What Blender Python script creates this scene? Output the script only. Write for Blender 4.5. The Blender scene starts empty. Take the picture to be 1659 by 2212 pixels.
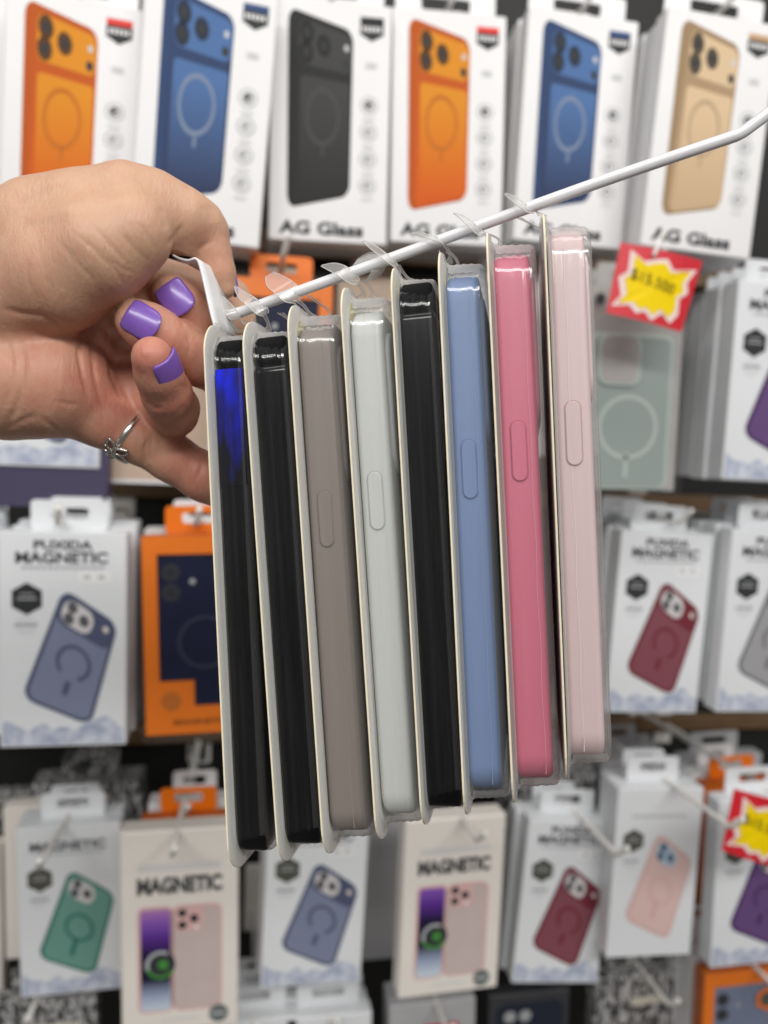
import bpy, math, random
import numpy as np
from mathutils import Vector, Matrix

random.seed(7)
DEBUG = False
S = bpy.context.scene
COL = S.collection

# ------------------------------------------------------------------ camera
CAM = Vector((0.0, 0.0, 1.45))
FPX = 1671.0                      # focal length in pixels of a 1659 x 2212 picture
CX, CY = 829.5, 1106.0
YAW, PITCH, ROLL = math.radians(9.5), math.radians(-5.0), math.radians(2.2)
_f = Vector((math.sin(YAW) * math.cos(PITCH), math.cos(YAW) * math.cos(PITCH), math.sin(PITCH)))
_r0 = Vector((math.cos(YAW), -math.sin(YAW), 0))
_u0 = _r0.cross(_f)
R_ = _r0 * math.cos(ROLL) + _u0 * math.sin(ROLL)
U_ = _u0 * math.cos(ROLL) - _r0 * math.sin(ROLL)
F_ = _f
cd = bpy.data.cameras.new('Camera')
cd.sensor_fit = 'VERTICAL'
cd.sensor_height = 24.0
cd.lens = 24.0 * FPX / 2212.0
cd.clip_start = 0.01
cd.clip_end = 50
cd.dof.use_dof = True
cd.dof.focus_distance = 0.257
cd.dof.aperture_fstop = cd.lens / 3.7     # a 3.7 mm wide lens opening, like a phone's
cam = bpy.data.objects.new('Camera', cd)
COL.objects.link(cam)
cam.matrix_world = Matrix(((R_.x, U_.x, -F_.x, CAM.x), (R_.y, U_.y, -F_.y, CAM.y), (R_.z, U_.z, -F_.z, CAM.z), (0, 0, 0, 1)))
S.camera = cam

# ------------------------------------------------------------------ light
W_ = bpy.data.worlds.new('World'); S.world = W_; W_.use_nodes = True
bg = W_.node_tree.nodes['Background']
# the rest of the shop: pale ceiling above, darker aisle and floor below
_wn = W_.node_tree
_tc = _wn.nodes.new('ShaderNodeTexCoord'); _sp = _wn.nodes.new('ShaderNodeSeparateXYZ'); _wr = _wn.nodes.new('ShaderNodeValToRGB')
_mr = _wn.nodes.new('ShaderNodeMapRange'); _mr.inputs[1].default_value = -1; _mr.inputs[2].default_value = 1
_wn.links.new(_tc.outputs['Generated'], _sp.inputs[0]); _wn.links.new(_sp.outputs['Z'], _mr.inputs[0]); _wn.links.new(_mr.outputs[0], _wr.inputs[0])
_e = _wr.color_ramp.elements
_e[0].position = .38; _e[0].color = (.40, .37, .34, 1); _e[1].position = .70; _e[1].color = (.99, .99, .985, 1)
_nz = _wn.nodes.new('ShaderNodeTexNoise'); _nz.inputs['Scale'].default_value = 3.2; _nz.inputs['Detail'].default_value = 2  # patchy brightness added so that the plastic shows streaky reflections
_wn.links.new(_tc.outputs['Generated'], _nz.inputs['Vector'])
_m2 = _wn.nodes.new('ShaderNodeMapRange'); _m2.inputs[1].default_value = .3; _m2.inputs[2].default_value = .7; _m2.inputs[3].default_value = .35; _m2.inputs[4].default_value = 1.65
_wn.links.new(_nz.outputs['Fac'], _m2.inputs[0])
_mx = _wn.nodes.new('ShaderNodeVectorMath'); _mx.operation = 'SCALE'
_wn.links.new(_wr.outputs[0], _mx.inputs[0]); _wn.links.new(_m2.outputs[0], _mx.inputs['Scale'])
_wn.links.new(_mx.outputs[0], bg.inputs[0]); bg.inputs[1].default_value = 0.31

def area(name, loc, target, sx, sy, power, col=(1, 0.98, 0.95)):
    l = bpy.data.lights.new(name, 'AREA'); l.shape = 'RECTANGLE'; l.size = sx; l.size_y = sy
    l.energy = power; l.color = col
    o = bpy.data.objects.new(name, l); COL.objects.link(o); o.location = loc
    o.rotation_euler = (Vector(target) - Vector(loc)).to_track_quat('-Z', 'Y').to_euler()
    return o
# ceiling strip lights of the shop, 1.3 m above the eye
area('ceiling_light', (-0.8, -1.75, 2.85), (-0.2, 0.5, 1.15), 1.8, 0.3, 33)
area('ceiling_light', (0.9, -1.65, 2.85), (0.2, 0.5, 1.15), 1.8, 0.3, 31)
area('ceiling_light', (0.0, -0.10, 2.85), (0.05, 0.40, 1.3), 2.4, 0.25, 11)

vs = S.view_settings
vs.view_transform = 'Standard'; vs.look = 'None'; vs.exposure = 0.0; vs.gamma = 1.0
S.render.film_transparent = False
S.cycles.use_denoising = True
S.cycles.max_bounces = 10
S.cycles.transparent_max_bounces = 24
S.cycles.caustics_reflective = False
S.cycles.caustics_refractive = False
S.cycles.sample_clamp_indirect = 6

# ------------------------------------------------------------------ helpers
def ray(px, py):
    return R_ * ((px - CX) / FPX) + U_ * (-(py - CY) / FPX) + F_
def C(px, py, d):                 # a point d metres in front of the lens
    return CAM + ray(px, py) * d
def P(px, py, Y):                 # a point on the vertical plane y = Y
    v = ray(px, py)
    return CAM + v * ((Y - CAM.y) / v.y)

MATS = {}
def mat(name, col, rough=0.5, metal=0.0, spec=0.5, var=0.0, vscale=40, bump=0.0, bscale=300, coat=0.0, sss=0.0, stretch=None):
    if name in MATS: return MATS[name]
    if name.endswith('_ink'): rough, spec = max(rough, .55), .18      # matt print
    m = bpy.data.materials.new(name); m.use_nodes = True
    nt = m.node_tree; b = nt.nodes['Principled BSDF']
    b.inputs['Base Color'].default_value = (*col, 1)
    b.inputs['Roughness'].default_value = rough
    b.inputs['Metallic'].default_value = metal
    b.inputs['Specular IOR Level'].default_value = spec
    b.inputs['Coat Weight'].default_value = coat
    b.inputs['Coat Roughness'].default_value = 0.16
    if sss:
        b.inputs['Subsurface Weight'].default_value = sss
        b.inputs['Subsurface Radius'].default_value = (1, 0.5, 0.35)
        b.inputs['Subsurface Scale'].default_value = 0.003
    tc = nt.nodes.new('ShaderNodeTexCoord')
    src = tc.outputs['Object']
    if stretch:
        mp = nt.nodes.new('ShaderNodeMapping'); mp.inputs['Scale'].default_value = stretch
        nt.links.new(src, mp.inputs['Vector']); src = mp.outputs['Vector']
    if var:
        n = nt.nodes.new('ShaderNodeTexNoise'); n.inputs['Scale'].default_value = vscale; n.inputs['Detail'].default_value = 6
        nt.links.new(src, n.inputs['Vector'])
        mr = nt.nodes.new('ShaderNodeMapRange'); mr.inputs[1].default_value = 0.25; mr.inputs[2].default_value = 0.75
        mr.inputs[3].default_value = 1 - var; mr.inputs[4].default_value = 1 + var
        nt.links.new(n.outputs['Fac'], mr.inputs[0])
        hs = nt.nodes.new('ShaderNodeHueSaturation'); hs.inputs['Color'].default_value = (*col, 1)
        nt.links.new(mr.outputs[0], hs.inputs['Value'])
        nt.links.new(hs.outputs[0], b.inputs['Base Color'])
    if bump:
        n = nt.nodes.new('ShaderNodeTexNoise'); n.inputs['Scale'].default_value = bscale; n.inputs['Detail'].default_value = 5
        nt.links.new(src, n.inputs['Vector'])
        bp = nt.nodes.new('ShaderNodeBump'); bp.inputs['Strength'].default_value = bump; bp.inputs['Distance'].default_value = 0.0005
        nt.links.new(n.outputs['Fac'], bp.inputs['Height']); nt.links.new(bp.outputs[0], b.inputs['Normal'])
    MATS[name] = m
    return m

def grad_mat(name, stops, axis='Z', lo=0.0, hi=1.0, rough=0.35):
    """printed ink that runs from one colour to another along an axis of its object"""
    if name in MATS: return MATS[name]
    m = bpy.data.materials.new(name); m.use_nodes = True; nt = m.node_tree; b = nt.nodes['Principled BSDF']
    b.inputs['Roughness'].default_value = .55; b.inputs['Specular IOR Level'].default_value = .18
    tc = nt.nodes.new('ShaderNodeTexCoord'); sp = nt.nodes.new('ShaderNodeSeparateXYZ')
    nt.links.new(tc.outputs['Object'], sp.inputs[0])
    mr = nt.nodes.new('ShaderNodeMapRange'); mr.inputs[1].default_value = lo; mr.inputs[2].default_value = hi
    nt.links.new(sp.outputs[axis], mr.inputs[0])
    cr = nt.nodes.new('ShaderNodeValToRGB'); nt.links.new(mr.outputs[0], cr.inputs[0])
    e = cr.color_ramp.elements
    while len(e) > 1: e.remove(e[-1])
    e[0].position = stops[0][0]; e[0].color = (*stops[0][1], 1)
    for p, c in stops[1:]:
        x = e.new(p); x.color = (*c, 1)
    nt.links.new(cr.outputs[0], b.inputs['Base Color'])
    MATS[name] = m
    return m

def film_mat(name, tint=(1, 1, 1), haze=0.06, gloss=0.10, rough=0.08, bump=0.25, hazecol=(0.85, 0.86, 0.86), bscale=25.0, stretch=(6, 6, 0.6), streak=0.0, edge=0.0):
    """thin clear plastic: lets light straight through, mirrors a little, milky a little"""
    if name in MATS: return MATS[name]
    m = bpy.data.materials.new(name); m.use_nodes = True; nt = m.node_tree
    for n in list(nt.nodes):
        if n.type == 'BSDF_PRINCIPLED': nt.nodes.remove(n)
    out = nt.nodes['Material Output']
    tr = nt.nodes.new('ShaderNodeBsdfTransparent'); tr.inputs[0].default_value = (*tint, 1)
    gl = nt.nodes.new('ShaderNodeBsdfGlossy'); gl.inputs['Roughness'].default_value = rough
    df = nt.nodes.new('ShaderNodeBsdfDiffuse'); df.inputs[0].default_value = (*hazecol, 1)
    tl = nt.nodes.new('ShaderNodeBsdfTranslucent'); tl.inputs[0].default_value = (*hazecol, 1)
    md = nt.nodes.new('ShaderNodeMixShader'); md.inputs[0].default_value = 0.45
    nt.links.new(df.outputs[0], md.inputs[1]); nt.links.new(tl.outputs[0], md.inputs[2])
    lw = nt.nodes.new('ShaderNodeLayerWeight'); lw.inputs[0].default_value = 0.5
    pw = nt.nodes.new('ShaderNodeMath'); pw.operation = 'POWER'; pw.inputs[1].default_value = 5.0
    nt.links.new(lw.outputs['Facing'], pw.inputs[0])
    ad = nt.nodes.new('ShaderNodeMath'); ad.operation = 'MULTIPLY_ADD'; ad.use_clamp = True
    ad.inputs[1].default_value = 0.55; ad.inputs[2].default_value = gloss
    nt.links.new(pw.outputs[0], ad.inputs[0])
    m1 = nt.nodes.new('ShaderNodeMixShader'); m1.inputs[0].default_value = haze
    if streak:  # upright milky streaks painted in by noise, in place of soft reflections
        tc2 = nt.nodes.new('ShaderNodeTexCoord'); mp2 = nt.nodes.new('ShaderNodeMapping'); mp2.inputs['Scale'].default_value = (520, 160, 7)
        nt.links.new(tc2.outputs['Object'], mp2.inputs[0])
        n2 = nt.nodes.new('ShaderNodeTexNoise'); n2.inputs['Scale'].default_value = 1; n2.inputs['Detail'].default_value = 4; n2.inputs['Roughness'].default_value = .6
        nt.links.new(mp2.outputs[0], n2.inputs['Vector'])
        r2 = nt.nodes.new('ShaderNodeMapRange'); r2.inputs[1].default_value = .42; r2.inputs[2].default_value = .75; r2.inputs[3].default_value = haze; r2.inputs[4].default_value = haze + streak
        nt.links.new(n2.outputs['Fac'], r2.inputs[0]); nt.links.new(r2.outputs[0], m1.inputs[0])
    if edge:     # seen at a slant the film is thicker, so milkier
        lw2 = nt.nodes.new('ShaderNodeLayerWeight'); lw2.inputs[0].default_value = .5
        pw2 = nt.nodes.new('ShaderNodeMath'); pw2.operation = 'POWER'; pw2.inputs[1].default_value = 2.0
        nt.links.new(lw2.outputs['Facing'], pw2.inputs[0])
        ad2 = nt.nodes.new('ShaderNodeMath'); ad2.operation = 'MULTIPLY_ADD'; ad2.use_clamp = True; ad2.inputs[1].default_value = edge; ad2.inputs[2].default_value = haze
        nt.links.new(pw2.outputs[0], ad2.inputs[0])
        if m1.inputs[0].is_linked: nt.links.new(m1.inputs[0].links[0].from_socket, ad2.inputs[2])
        nt.links.new(ad2.outputs[0], m1.inputs[0])
    nt.links.new(tr.outputs[0], m1.inputs[1]); nt.links.new(md.outputs[0], m1.inputs[2])
    m2 = nt.nodes.new('ShaderNodeMixShader'); nt.links.new(ad.outputs[0], m2.inputs[0])
    nt.links.new(m1.outputs[0], m2.inputs[1]); nt.links.new(gl.outputs[0], m2.inputs[2])
    nt.links.new(m2.outputs[0], out.inputs['Surface'])
    tc = nt.nodes.new('ShaderNodeTexCoord'); mp = nt.nodes.new('ShaderNodeMapping'); mp.inputs['Scale'].default_value = stretch
    nt.links.new(tc.outputs['Object'], mp.inputs[0])
    n = nt.nodes.new('ShaderNodeTexNoise'); n.inputs['Scale'].default_value = bscale; n.inputs['Detail'].default_value = 3
    nt.links.new(mp.outputs[0], n.inputs['Vector'])
    bp = nt.nodes.new('ShaderNodeBump'); bp.inputs['Strength'].default_value = bump; bp.inputs['Distance'].default_value = 0.002
    nt.links.new(n.outputs['Fac'], bp.inputs['Height'])
    for g in (gl, lw): nt.links.new(bp.outputs[0], g.inputs['Normal'])
    MATS[name] = m
    return m

def link(name, me, parent=None, mats=(), smooth=False, label=None):
    o = bpy.data.objects.new(name, me); COL.objects.link(o)
    for m in mats:
        me.materials.append(m)
    if smooth:
        me.polygons.foreach_set('use_smooth', [True] * len(me.polygons))
    if parent is not None: o.parent = parent
    if label: o['label'] = label
    return o

def mesh(name, verts, faces, idx=None):
    me = bpy.data.meshes.new(name)
    me.from_pydata([tuple(v) for v in verts], [], [tuple(f) for f in faces])
    if idx is not None: me.polygons.foreach_set('material_index', idx)
    me.update()
    return me

def thing(name, label, cat, mtx=None, group=None):
    o = bpy.data.objects.new(name, None); COL.objects.link(o)
    o.empty_display_size = 0.01
    if mtx is not None: o.matrix_world = mtx
    o['label'] = label; o['category'] = cat
    if group: o['group'] = group
    return o
def tag(o, label, cat, group=None, kind=None):
    if label: o['label'] = label
    if cat: o['category'] = cat
    if group: o['group'] = group
    if kind: o['kind'] = kind
    return o

def rrect(w, h, r, n=6, x0=0.0, y0=0.0):
    """rounded rectangle outline, counter-clockwise, lower left corner at x0,y0"""
    pts = []
    for cx, cy, a0 in ((w - r, r, -90), (w - r, h - r, 0), (r, h - r, 90), (r, r, 180)):
        for i in range(n + 1):
            a = math.radians(a0 + 90 * i / n)
            pts.append((x0 + cx + r * math.cos(a), y0 + cy + r * math.sin(a)))
    return pts

def loft(rings, cap0=True, cap1=True):
    n = len(rings[0]); v = [p for r in rings for p in r]; f = []
    for k in range(len(rings) - 1):
        for i in range(n):
            j = (i + 1) % n
            f.append((k * n + i, k * n + j, (k + 1) * n + j, (k + 1) * n + i))
    if cap0: f.append(tuple(range(n - 1, -1, -1)))
    if cap1: f.append(tuple((len(rings) - 1) * n + i for i in range(n)))
    return v, f

def box_vf(x0, x1, y0, y1, z0, z1, b=0.0):
    """box with chamfered edges"""
    if b <= 0:
        v = [(x, y, z) for x in (x0, x1) for y in (y0, y1) for z in (z0, z1)]
        return v, [(0, 1, 3, 2), (4, 6, 7, 5), (0, 4, 5, 1), (2, 3, 7, 6), (0, 2, 6, 4), (1, 5, 7, 3)]
    def ring(z, i):
        return [(x0 + i + b, y0 + i, z), (x1 - i - b, y0 + i, z), (x1 - i, y0 + i + b, z), (x1 - i, y1 - i - b, z),
                (x1 - i - b, y1 - i, z), (x0 + i + b, y1 - i, z), (x0 + i, y1 - i - b, z), (x0 + i, y0 + i + b, z)]
    return loft([ring(z0, b), ring(z0 + b, 0), ring(z1 - b, 0), ring(z1, b)])

def tube_vf(pts, rad, seg=12, caps=True):
    pts = [Vector(p) for p in pts]; rings = []
    if not hasattr(rad, '__len__'): rad = [rad] * len(pts)
    up = None
    for i, p in enumerate(pts):
        t = (pts[min(i + 1, len(pts) - 1)] - pts[max(i - 1, 0)]).normalized()
        if up is None:
            up = Vector((0, 0, 1)) if abs(t.z) < 0.9 else Vector((1, 0, 0))
        a = t.cross(up).normalized(); b = a.cross(t).normalized(); up = b
        rings.append([p + (a * math.cos(2 * math.pi * k / seg) + b * math.sin(2 * math.pi * k / seg)) * rad[i] for k in range(seg)])
    return loft(rings, caps, caps)

def curve_pts(ctrl, n=8):
    """Catmull-Rom through control points"""
    P_ = [Vector(c) for c in ctrl]; out = []
    for i in range(len(P_) - 1):
        p0 = P_[max(i - 1, 0)]; p1 = P_[i]; p2 = P_[i + 1]; p3 = P_[min(i + 2, len(P_) - 1)]
        for k in range(n):
            t = k / n
            out.append(0.5 * ((2 * p1) + (p2 - p0) * t + (2 * p0 - 5 * p1 + 4 * p2 - p3) * t * t + (3 * p1 - p0 - 3 * p2 + p3) * t ** 3))
    out.append(P_[-1])
    return out

class Art:
    """flat print on a panel: polygons in x,z laid in thin layers in front of y = 0"""
    def __init__(s): s.v = []; s.f = []; s.m = []; s.mats = []
    def poly(s, pts, layer, m):
        if m not in s.mats: s.mats.append(m)
        k = len(s.v); y = -0.00012 * (layer + 1)
        a = sum(pts[i][0] * pts[(i + 1) % len(pts)][1] - pts[(i + 1) % len(pts)][0] * pts[i][1] for i in range(len(pts)))
        if a < 0: pts = list(reversed(pts))
        s.v += [(p[0], y, p[1]) for p in pts]
        s.f.append(tuple(range(k, k + len(pts)))); s.m.append(s.mats.index(m))
    def ring(s, c, rx, rz, th, layer, m, a0=0, a1=360, n=36, rot=0):
        cr, sr = math.cos(rot), math.sin(rot)
        def pt(r, a):
            x = (rx + r) * math.cos(a); z = (rz + r) * math.sin(a)
            return (c[0] + x * cr - z * sr, c[1] + x * sr + z * cr)
        for i in range(n):
            a = math.radians(a0 + (a1 - a0) * i / n); b = math.radians(a0 + (a1 - a0) * (i + 1) / n)
            s.poly([pt(-th / 2, a), pt(th / 2, a), pt(th / 2, b), pt(-th / 2, b)], layer, m)
    def disc(s, c, rx, rz, layer, m, n=24):
        s.poly([(c[0] + rx * math.cos(2 * math.pi * i / n), c[1] + rz * math.sin(2 * math.pi * i / n)) for i in range(n)], layer, m)
    def rect(s, x0, x1, z0, z1, layer, m): s.poly([(x0, z0), (x1, z0), (x1, z1), (x0, z1)], layer, m)
    def build(s, name, parent, loc=(0, 0, 0), label=None):
        o = link(name, mesh(name, s.v, s.f, s.m), parent, s.mats, label=label); o.location = loc
        return o

def quadmap(q, pts):
    """unit square points (s right, t up) into a quad TL,TR,BR,BL"""
    out = []
    for a, b in pts:
        top = (q[0][0] + (q[1][0] - q[0][0]) * a, q[0][1] + (q[1][1] - q[0][1]) * a)
        bot = (q[3][0] + (q[2][0] - q[3][0]) * a, q[3][1] + (q[2][1] - q[3][1]) * a)
        out.append((bot[0] + (top[0] - bot[0]) * b, bot[1] + (top[1] - bot[1]) * b))
    return out
def urr(s0, s1, t0, t1, r, asp):   # rounded rect in a unit square of aspect h/w
    pts = rrect((s1 - s0), (t1 - t0) * asp, r)
    return [(s0 + x, t0 + y / asp) for x, y in pts]

_TXT = {}
def text_mesh(txt, bold=0.02):
    k = (txt, bold)
    if k not in _TXT:
        c = bpy.data.curves.new('t', 'FONT'); c.body = txt; c.offset = bold; c.resolution_u = 3
        o = bpy.data.objects.new('t', c); COL.objects.link(o)
        dg = bpy.context.evaluated_depsgraph_get()
        me = o.evaluated_get(dg).to_mesh()
        v = np.array([x.co[:2] for x in me.vertices]); f = [tuple(p.vertices) for p in me.polygons]
        o.evaluated_get(dg).to_mesh_clear(); bpy.data.objects.remove(o); bpy.data.curves.remove(c)
        v = (v - v.min(0)) / (v.max(0) - v.min(0))
        _TXT[k] = (v, f)
    return _TXT[k]
def lettering(txt, x0, x1, z0, z1, m, parent, bold=0.02, name='lettering', y=-0.0006, skew=0.0):
    v, f = text_mesh(txt, bold)
    vv = [(x0 + a * (x1 - x0), y, z0 + b * (z1 - z0) + skew * a) for a, b in v]
    return link(name, mesh(name, vv, f), parent, [m])

# ------------------------------------------------------------------ materials
WHITE = mat('white_card', (0.76, 0.755, 0.76), 0.38, var=0.03, vscale=12)
WHITE2 = mat('cool_white_card', (0.74, 0.76, 0.78), 0.3, var=0.03, vscale=12)
CREAMB = mat('cream_card', (0.78, 0.73, 0.67), 0.45, var=0.03, vscale=12)
GREYC = mat('grey_card', (0.42, 0.42, 0.43), 0.4, var=0.1, vscale=20)
INK = mat('black_ink', (0.035, 0.037, 0.04), 0.4)
GREYINK = mat('grey_ink', (0.36, 0.37, 0.38), 0.4)
PALEINK = mat('pale_grey_ink', (0.58, 0.59, 0.60), 0.4)
KRAFT = mat('tan_card', (0.50, 0.38, 0.29), 0.55, var=0.06)
ORANGE = mat('orange_card', (0.78, 0.175, 0.004), 0.4, var=0.04)
NAVY = mat('navy_plastic', (0.005, 0.008, 0.034), 0.4, spec=.2, var=0.2)
BLACKP = mat('black_wall_paint', (0.006, 0.006, 0.006), 0.6)
BROWN = mat('brown_rail_paint', (0.13, 0.075, 0.035), 0.5, var=0.15)
HOOKW = mat('white_hook_plastic', (0.86, 0.84, 0.80), 0.35)
STKW = mat('white_sticker', (0.82, 0.82, 0.82), 0.5)
RED = mat('red_card', (0.62, 0.015, 0.03), 0.45)
YEL = mat('yellow_ink', (0.86, 0.62, 0.0), 0.5)
PINKW = mat('pinkish_white_ink', (0.85, 0.70, 0.68), 0.5)
CLEARBOX = film_mat('clear_box_film', haze=0.015, gloss=0.012, rough=0.12, bump=0.1)

# ------------------------------------------------------------------ setting
def pat_mat():
    m = bpy.data.materials.new('scribble_print'); m.use_nodes = True; nt = m.node_tree; b = nt.nodes['Principled BSDF']
    tc = nt.nodes.new('ShaderNodeTexCoord'); mp = nt.nodes.new('ShaderNodeMapping'); mp.inputs['Scale'].default_value = (170, 170, 75)
    nt.links.new(tc.outputs['Object'], mp.inputs[0])
    n = nt.nodes.new('ShaderNodeTexNoise'); n.inputs['Scale'].default_value = 1.0; n.inputs['Detail'].default_value = 2; n.inputs['Distortion'].default_value = 1.5
    nt.links.new(mp.outputs[0], n.inputs['Vector'])
    cr = nt.nodes.new('ShaderNodeValToRGB'); e = cr.color_ramp.elements
    e[0].position = 0.47; e[0].color = (0.03, 0.03, 0.032, 1); e[1].position = 0.56; e[1].color = (0.48, 0.475, 0.47, 1)
    nt.links.new(n.outputs['Fac'], cr.inputs[0]); nt.links.new(cr.outputs[0], b.inputs['Base Color'])
    b.inputs['Roughness'].default_value = 0.3
    return m
SCRIB = pat_mat()

WALLY = 0.98
v, f = box_vf(-1.6, 1.9, WALLY, WALLY + 0.03, 0.3, 2.6)
tag(link('wall', mesh('wall', v, f), None, [BLACKP]), None, None, kind='structure')
def rail(px, py, h=0.022):
    p = P(px, py, WALLY - 0.012)
    v, f = box_vf(-1.6, 1.9, WALLY - 0.014, WALLY - 0.0005, -h / 2, h / 2, 0.002)
    o = link('wall_rail', mesh('wall_rail', v, f), None, [BROWN]); o.location = (0, 0, p.z)
    o['kind'] = 'structure'
rail(1500, 1562)
rail(1400, 1085)
rail(1250, 575, 0.03)

# ------------------------------------------------------------------ cartons on the wall
def frame_of(T, B, H, yaw=0.0, tilt=0.0, Y=None):
    """pose of a hanging box from where the middle of its front top and bottom edges are seen, and its height"""
    a, b = ray(*T), ray(*B)
    if Y is None:
        Y = H / ((a / a.y) - (b / b.y)).length
    pt, pb = P(T[0], T[1], Y), P(B[0], B[1], Y)
    if DEBUG: print('BOX', T, B, round(Y, 3), round((pt - pb).length, 3))
    z = (pt - pb).normalized()
    x = Vector((math.cos(yaw), math.sin(yaw), 0)); x = (x - z * x.dot(z)).normalized()
    y = z.cross(x)
    pb = pt - z * H
    if tilt:
        q = Matrix.Rotation(tilt, 3, x); y = q @ y; z = q @ z; pb = pt - z * H
    return Matrix(((x.x, y.x, z.x, pb.x), (x.y, y.y, z.y, pb.y), (x.z, y.z, z.z, pb.z), (0, 0, 0, 1))), Y

def hang_tab(W, H, D, m, parent, w=0.5, h=0.024, name='hang_tab'):
    tw = W * w; r = 0.004; y = D - 0.0012
    outer = rrect(tw, h, r, 4, -tw / 2, H - 0.0005)
    n = len(outer)
    hx, hz = tw * 0.30, h * 0.20; c = H + h * 0.5
    inner = []
    for p in outer:
        a = math.atan2((p[1] - c) / (h / 2), p[0] / (tw / 2))
        zz = math.sin(a); inner.append((hx * math.cos(a), c + hz * (zz if zz < 0 else zz * 1.5)))
    vs_, fs = [], []
    for yy in (y, y + 0.001):
        vs_ += [(p[0], yy, p[1]) for p in outer] + [(p[0], yy, p[1]) for p in inner]
    for i in range(n):
        j = (i + 1) % n
        fs += [(i, j, n + j, n + i), (2 * n + i, 3 * n + i, 3 * n + j, 2 * n + j), (i, 2 * n + i, 2 * n + j, j), (n + i, n + j, 3 * n + j, 3 * n + i)]
    return link(name, mesh(name, vs_, fs), parent, [m])

def hook(T, Y, label, ext=0.05, up=0.013, col=None, tip=True, plate=True):
    """wall hook through a hang hole seen at T on plane Y"""
    p = P(T[0], T[1], Y)
    L = WALLY - p.y
    root = thing('wall_hook', label, 'hook', Matrix.Translation((p.x, WALLY, p.z - 0.052 * L)), 'hooks that carry the boxes on the wall')
    E = L + ext
    pts = [(0, -E * t, 0.052 * E * t) for t in (.001, .01, .1, .3, .5, .7, .85, .95, .99, 1.0)]
    if tip: pts += [(0.001, -E - 0.003, 0.052 * E + up * .2), (0.0025, -E - 0.008, 0.052 * E + up * .6), (0.004, -E - 0.0125, 0.052 * E + up), (0.0042, -E - 0.013, 0.052 * E + up * 1.04)]
    v, f = tube_vf(pts, 0.0026, 10)
    link('rod', mesh('rod', v, f), root, [col or HOOKW], smooth=True)
    if plate:
        v, f = box_vf(-0.013, 0.013, -0.006, -0.0005, -0.03, 0.062, 0.002)
        link('back_plate', mesh('back_plate', v, f), root, [HOOKW])
    return root

def body(W, H, D, m, root, b=0.0008, name='carton'):
    v, f = box_vf(-W / 2, W / 2, 0, D, 0, H, b)
    return link(name, mesh(name, v, f), root, [m])

SHARED = {}
def spares(mtx, W, H, D, n, what, m=None, step=None, tabm=None):
    """more boxes of the same kind hanging behind the front one"""
    m = m or WHITE
    key = (round(W, 4), round(H, 4), round(D, 4), m.name)
    for k in range(n):
        off = Vector((random.uniform(-0.004, 0.004), (D + 0.003) * (k + 1) + random.uniform(0, 0.003), random.uniform(-0.003, 0.004)))
        mm = mtx @ Matrix.Translation(off) @ Matrix.Rotation(random.uniform(-0.02, 0.02), 4, 'Z') @ Matrix.Rotation(random.uniform(-0.012, 0.012), 4, 'Y')
        r = thing('spare_carton', 'carton hidden behind ' + what, 'box', mm, 'cartons hidden behind ' + what)
        if key not in SHARED:
            a = body(W, H, D, m, r); t = hang_tab(W, H, D, tabm or m, r)
            SHARED[key] = (a, t)
        else:
            for s in SHARED[key]:
                c = s.copy(); COL.objects.link(c); c.parent = r

def phone_art(A, q, asp, c_side, c_face, c_panel, c_cam, c_ring, lens=None, dark=INK, solid=True):
    """straight-on view of a phone case, drawn in perspective inside a quad"""
    A.poly(quadmap(q, urr(0, 1, 0, 1, 0.13, asp)), 0, c_side)
    A.poly(quadmap(q, urr(0.12, 1.0, 0.012, 0.985, 0.10, asp)), 1, c_face)
    A.poly(quadmap(q, urr(0.17, 0.985, 0.735, 0.965, 0.10, asp)), 2, c_cam)
    A.poly(quadmap(q, urr(0.19, 0.97, 0.03, 0.68, 0.05, asp)), 2, c_panel)
    def ell(c, r, layer, m):
        A.poly(quadmap(q, [(c[0] + r * math.cos(t * math.pi / 12), c[1] + r / asp * math.sin(t * math.pi / 12)) for t in range(24)]), layer, m)
    for c in ((0.29, 0.905), (0.28, 0.80), (0.55, 0.86)):
        ell(c, 0.105, 3, lens or dark); ell(c, 0.05, 4, INK)
    ell((0.9, 0.885), 0.035, 3, PALEINK); ell((0.9, 0.79), 0.05, 3, dark)
    ringq = [(0.55 + 0.27 * math.cos(t * math.pi / 18), 0.47 + 0.27 / asp * 1.05 * math.sin(t * math.pi / 18)) for t in range(36)]
    rin = [(0.55 + 0.225 * math.cos(t * math.pi / 18), 0.47 + 0.225 / asp * 1.05 * math.sin(t * math.pi / 18)) for t in range(36)]
    o, i_ = quadmap(q, ringq), quadmap(q, rin)
    for k in range(36):
        j = (k + 1) % 36
        A.poly([o[k], o[j], i_[j], i_[k]], 3, c_ring)
    A.poly(quadmap(q, [(0.53, 0.25), (0.575, 0.25), (0.575, 0.315), (0.53, 0.315)]), 3, c_ring)

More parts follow.
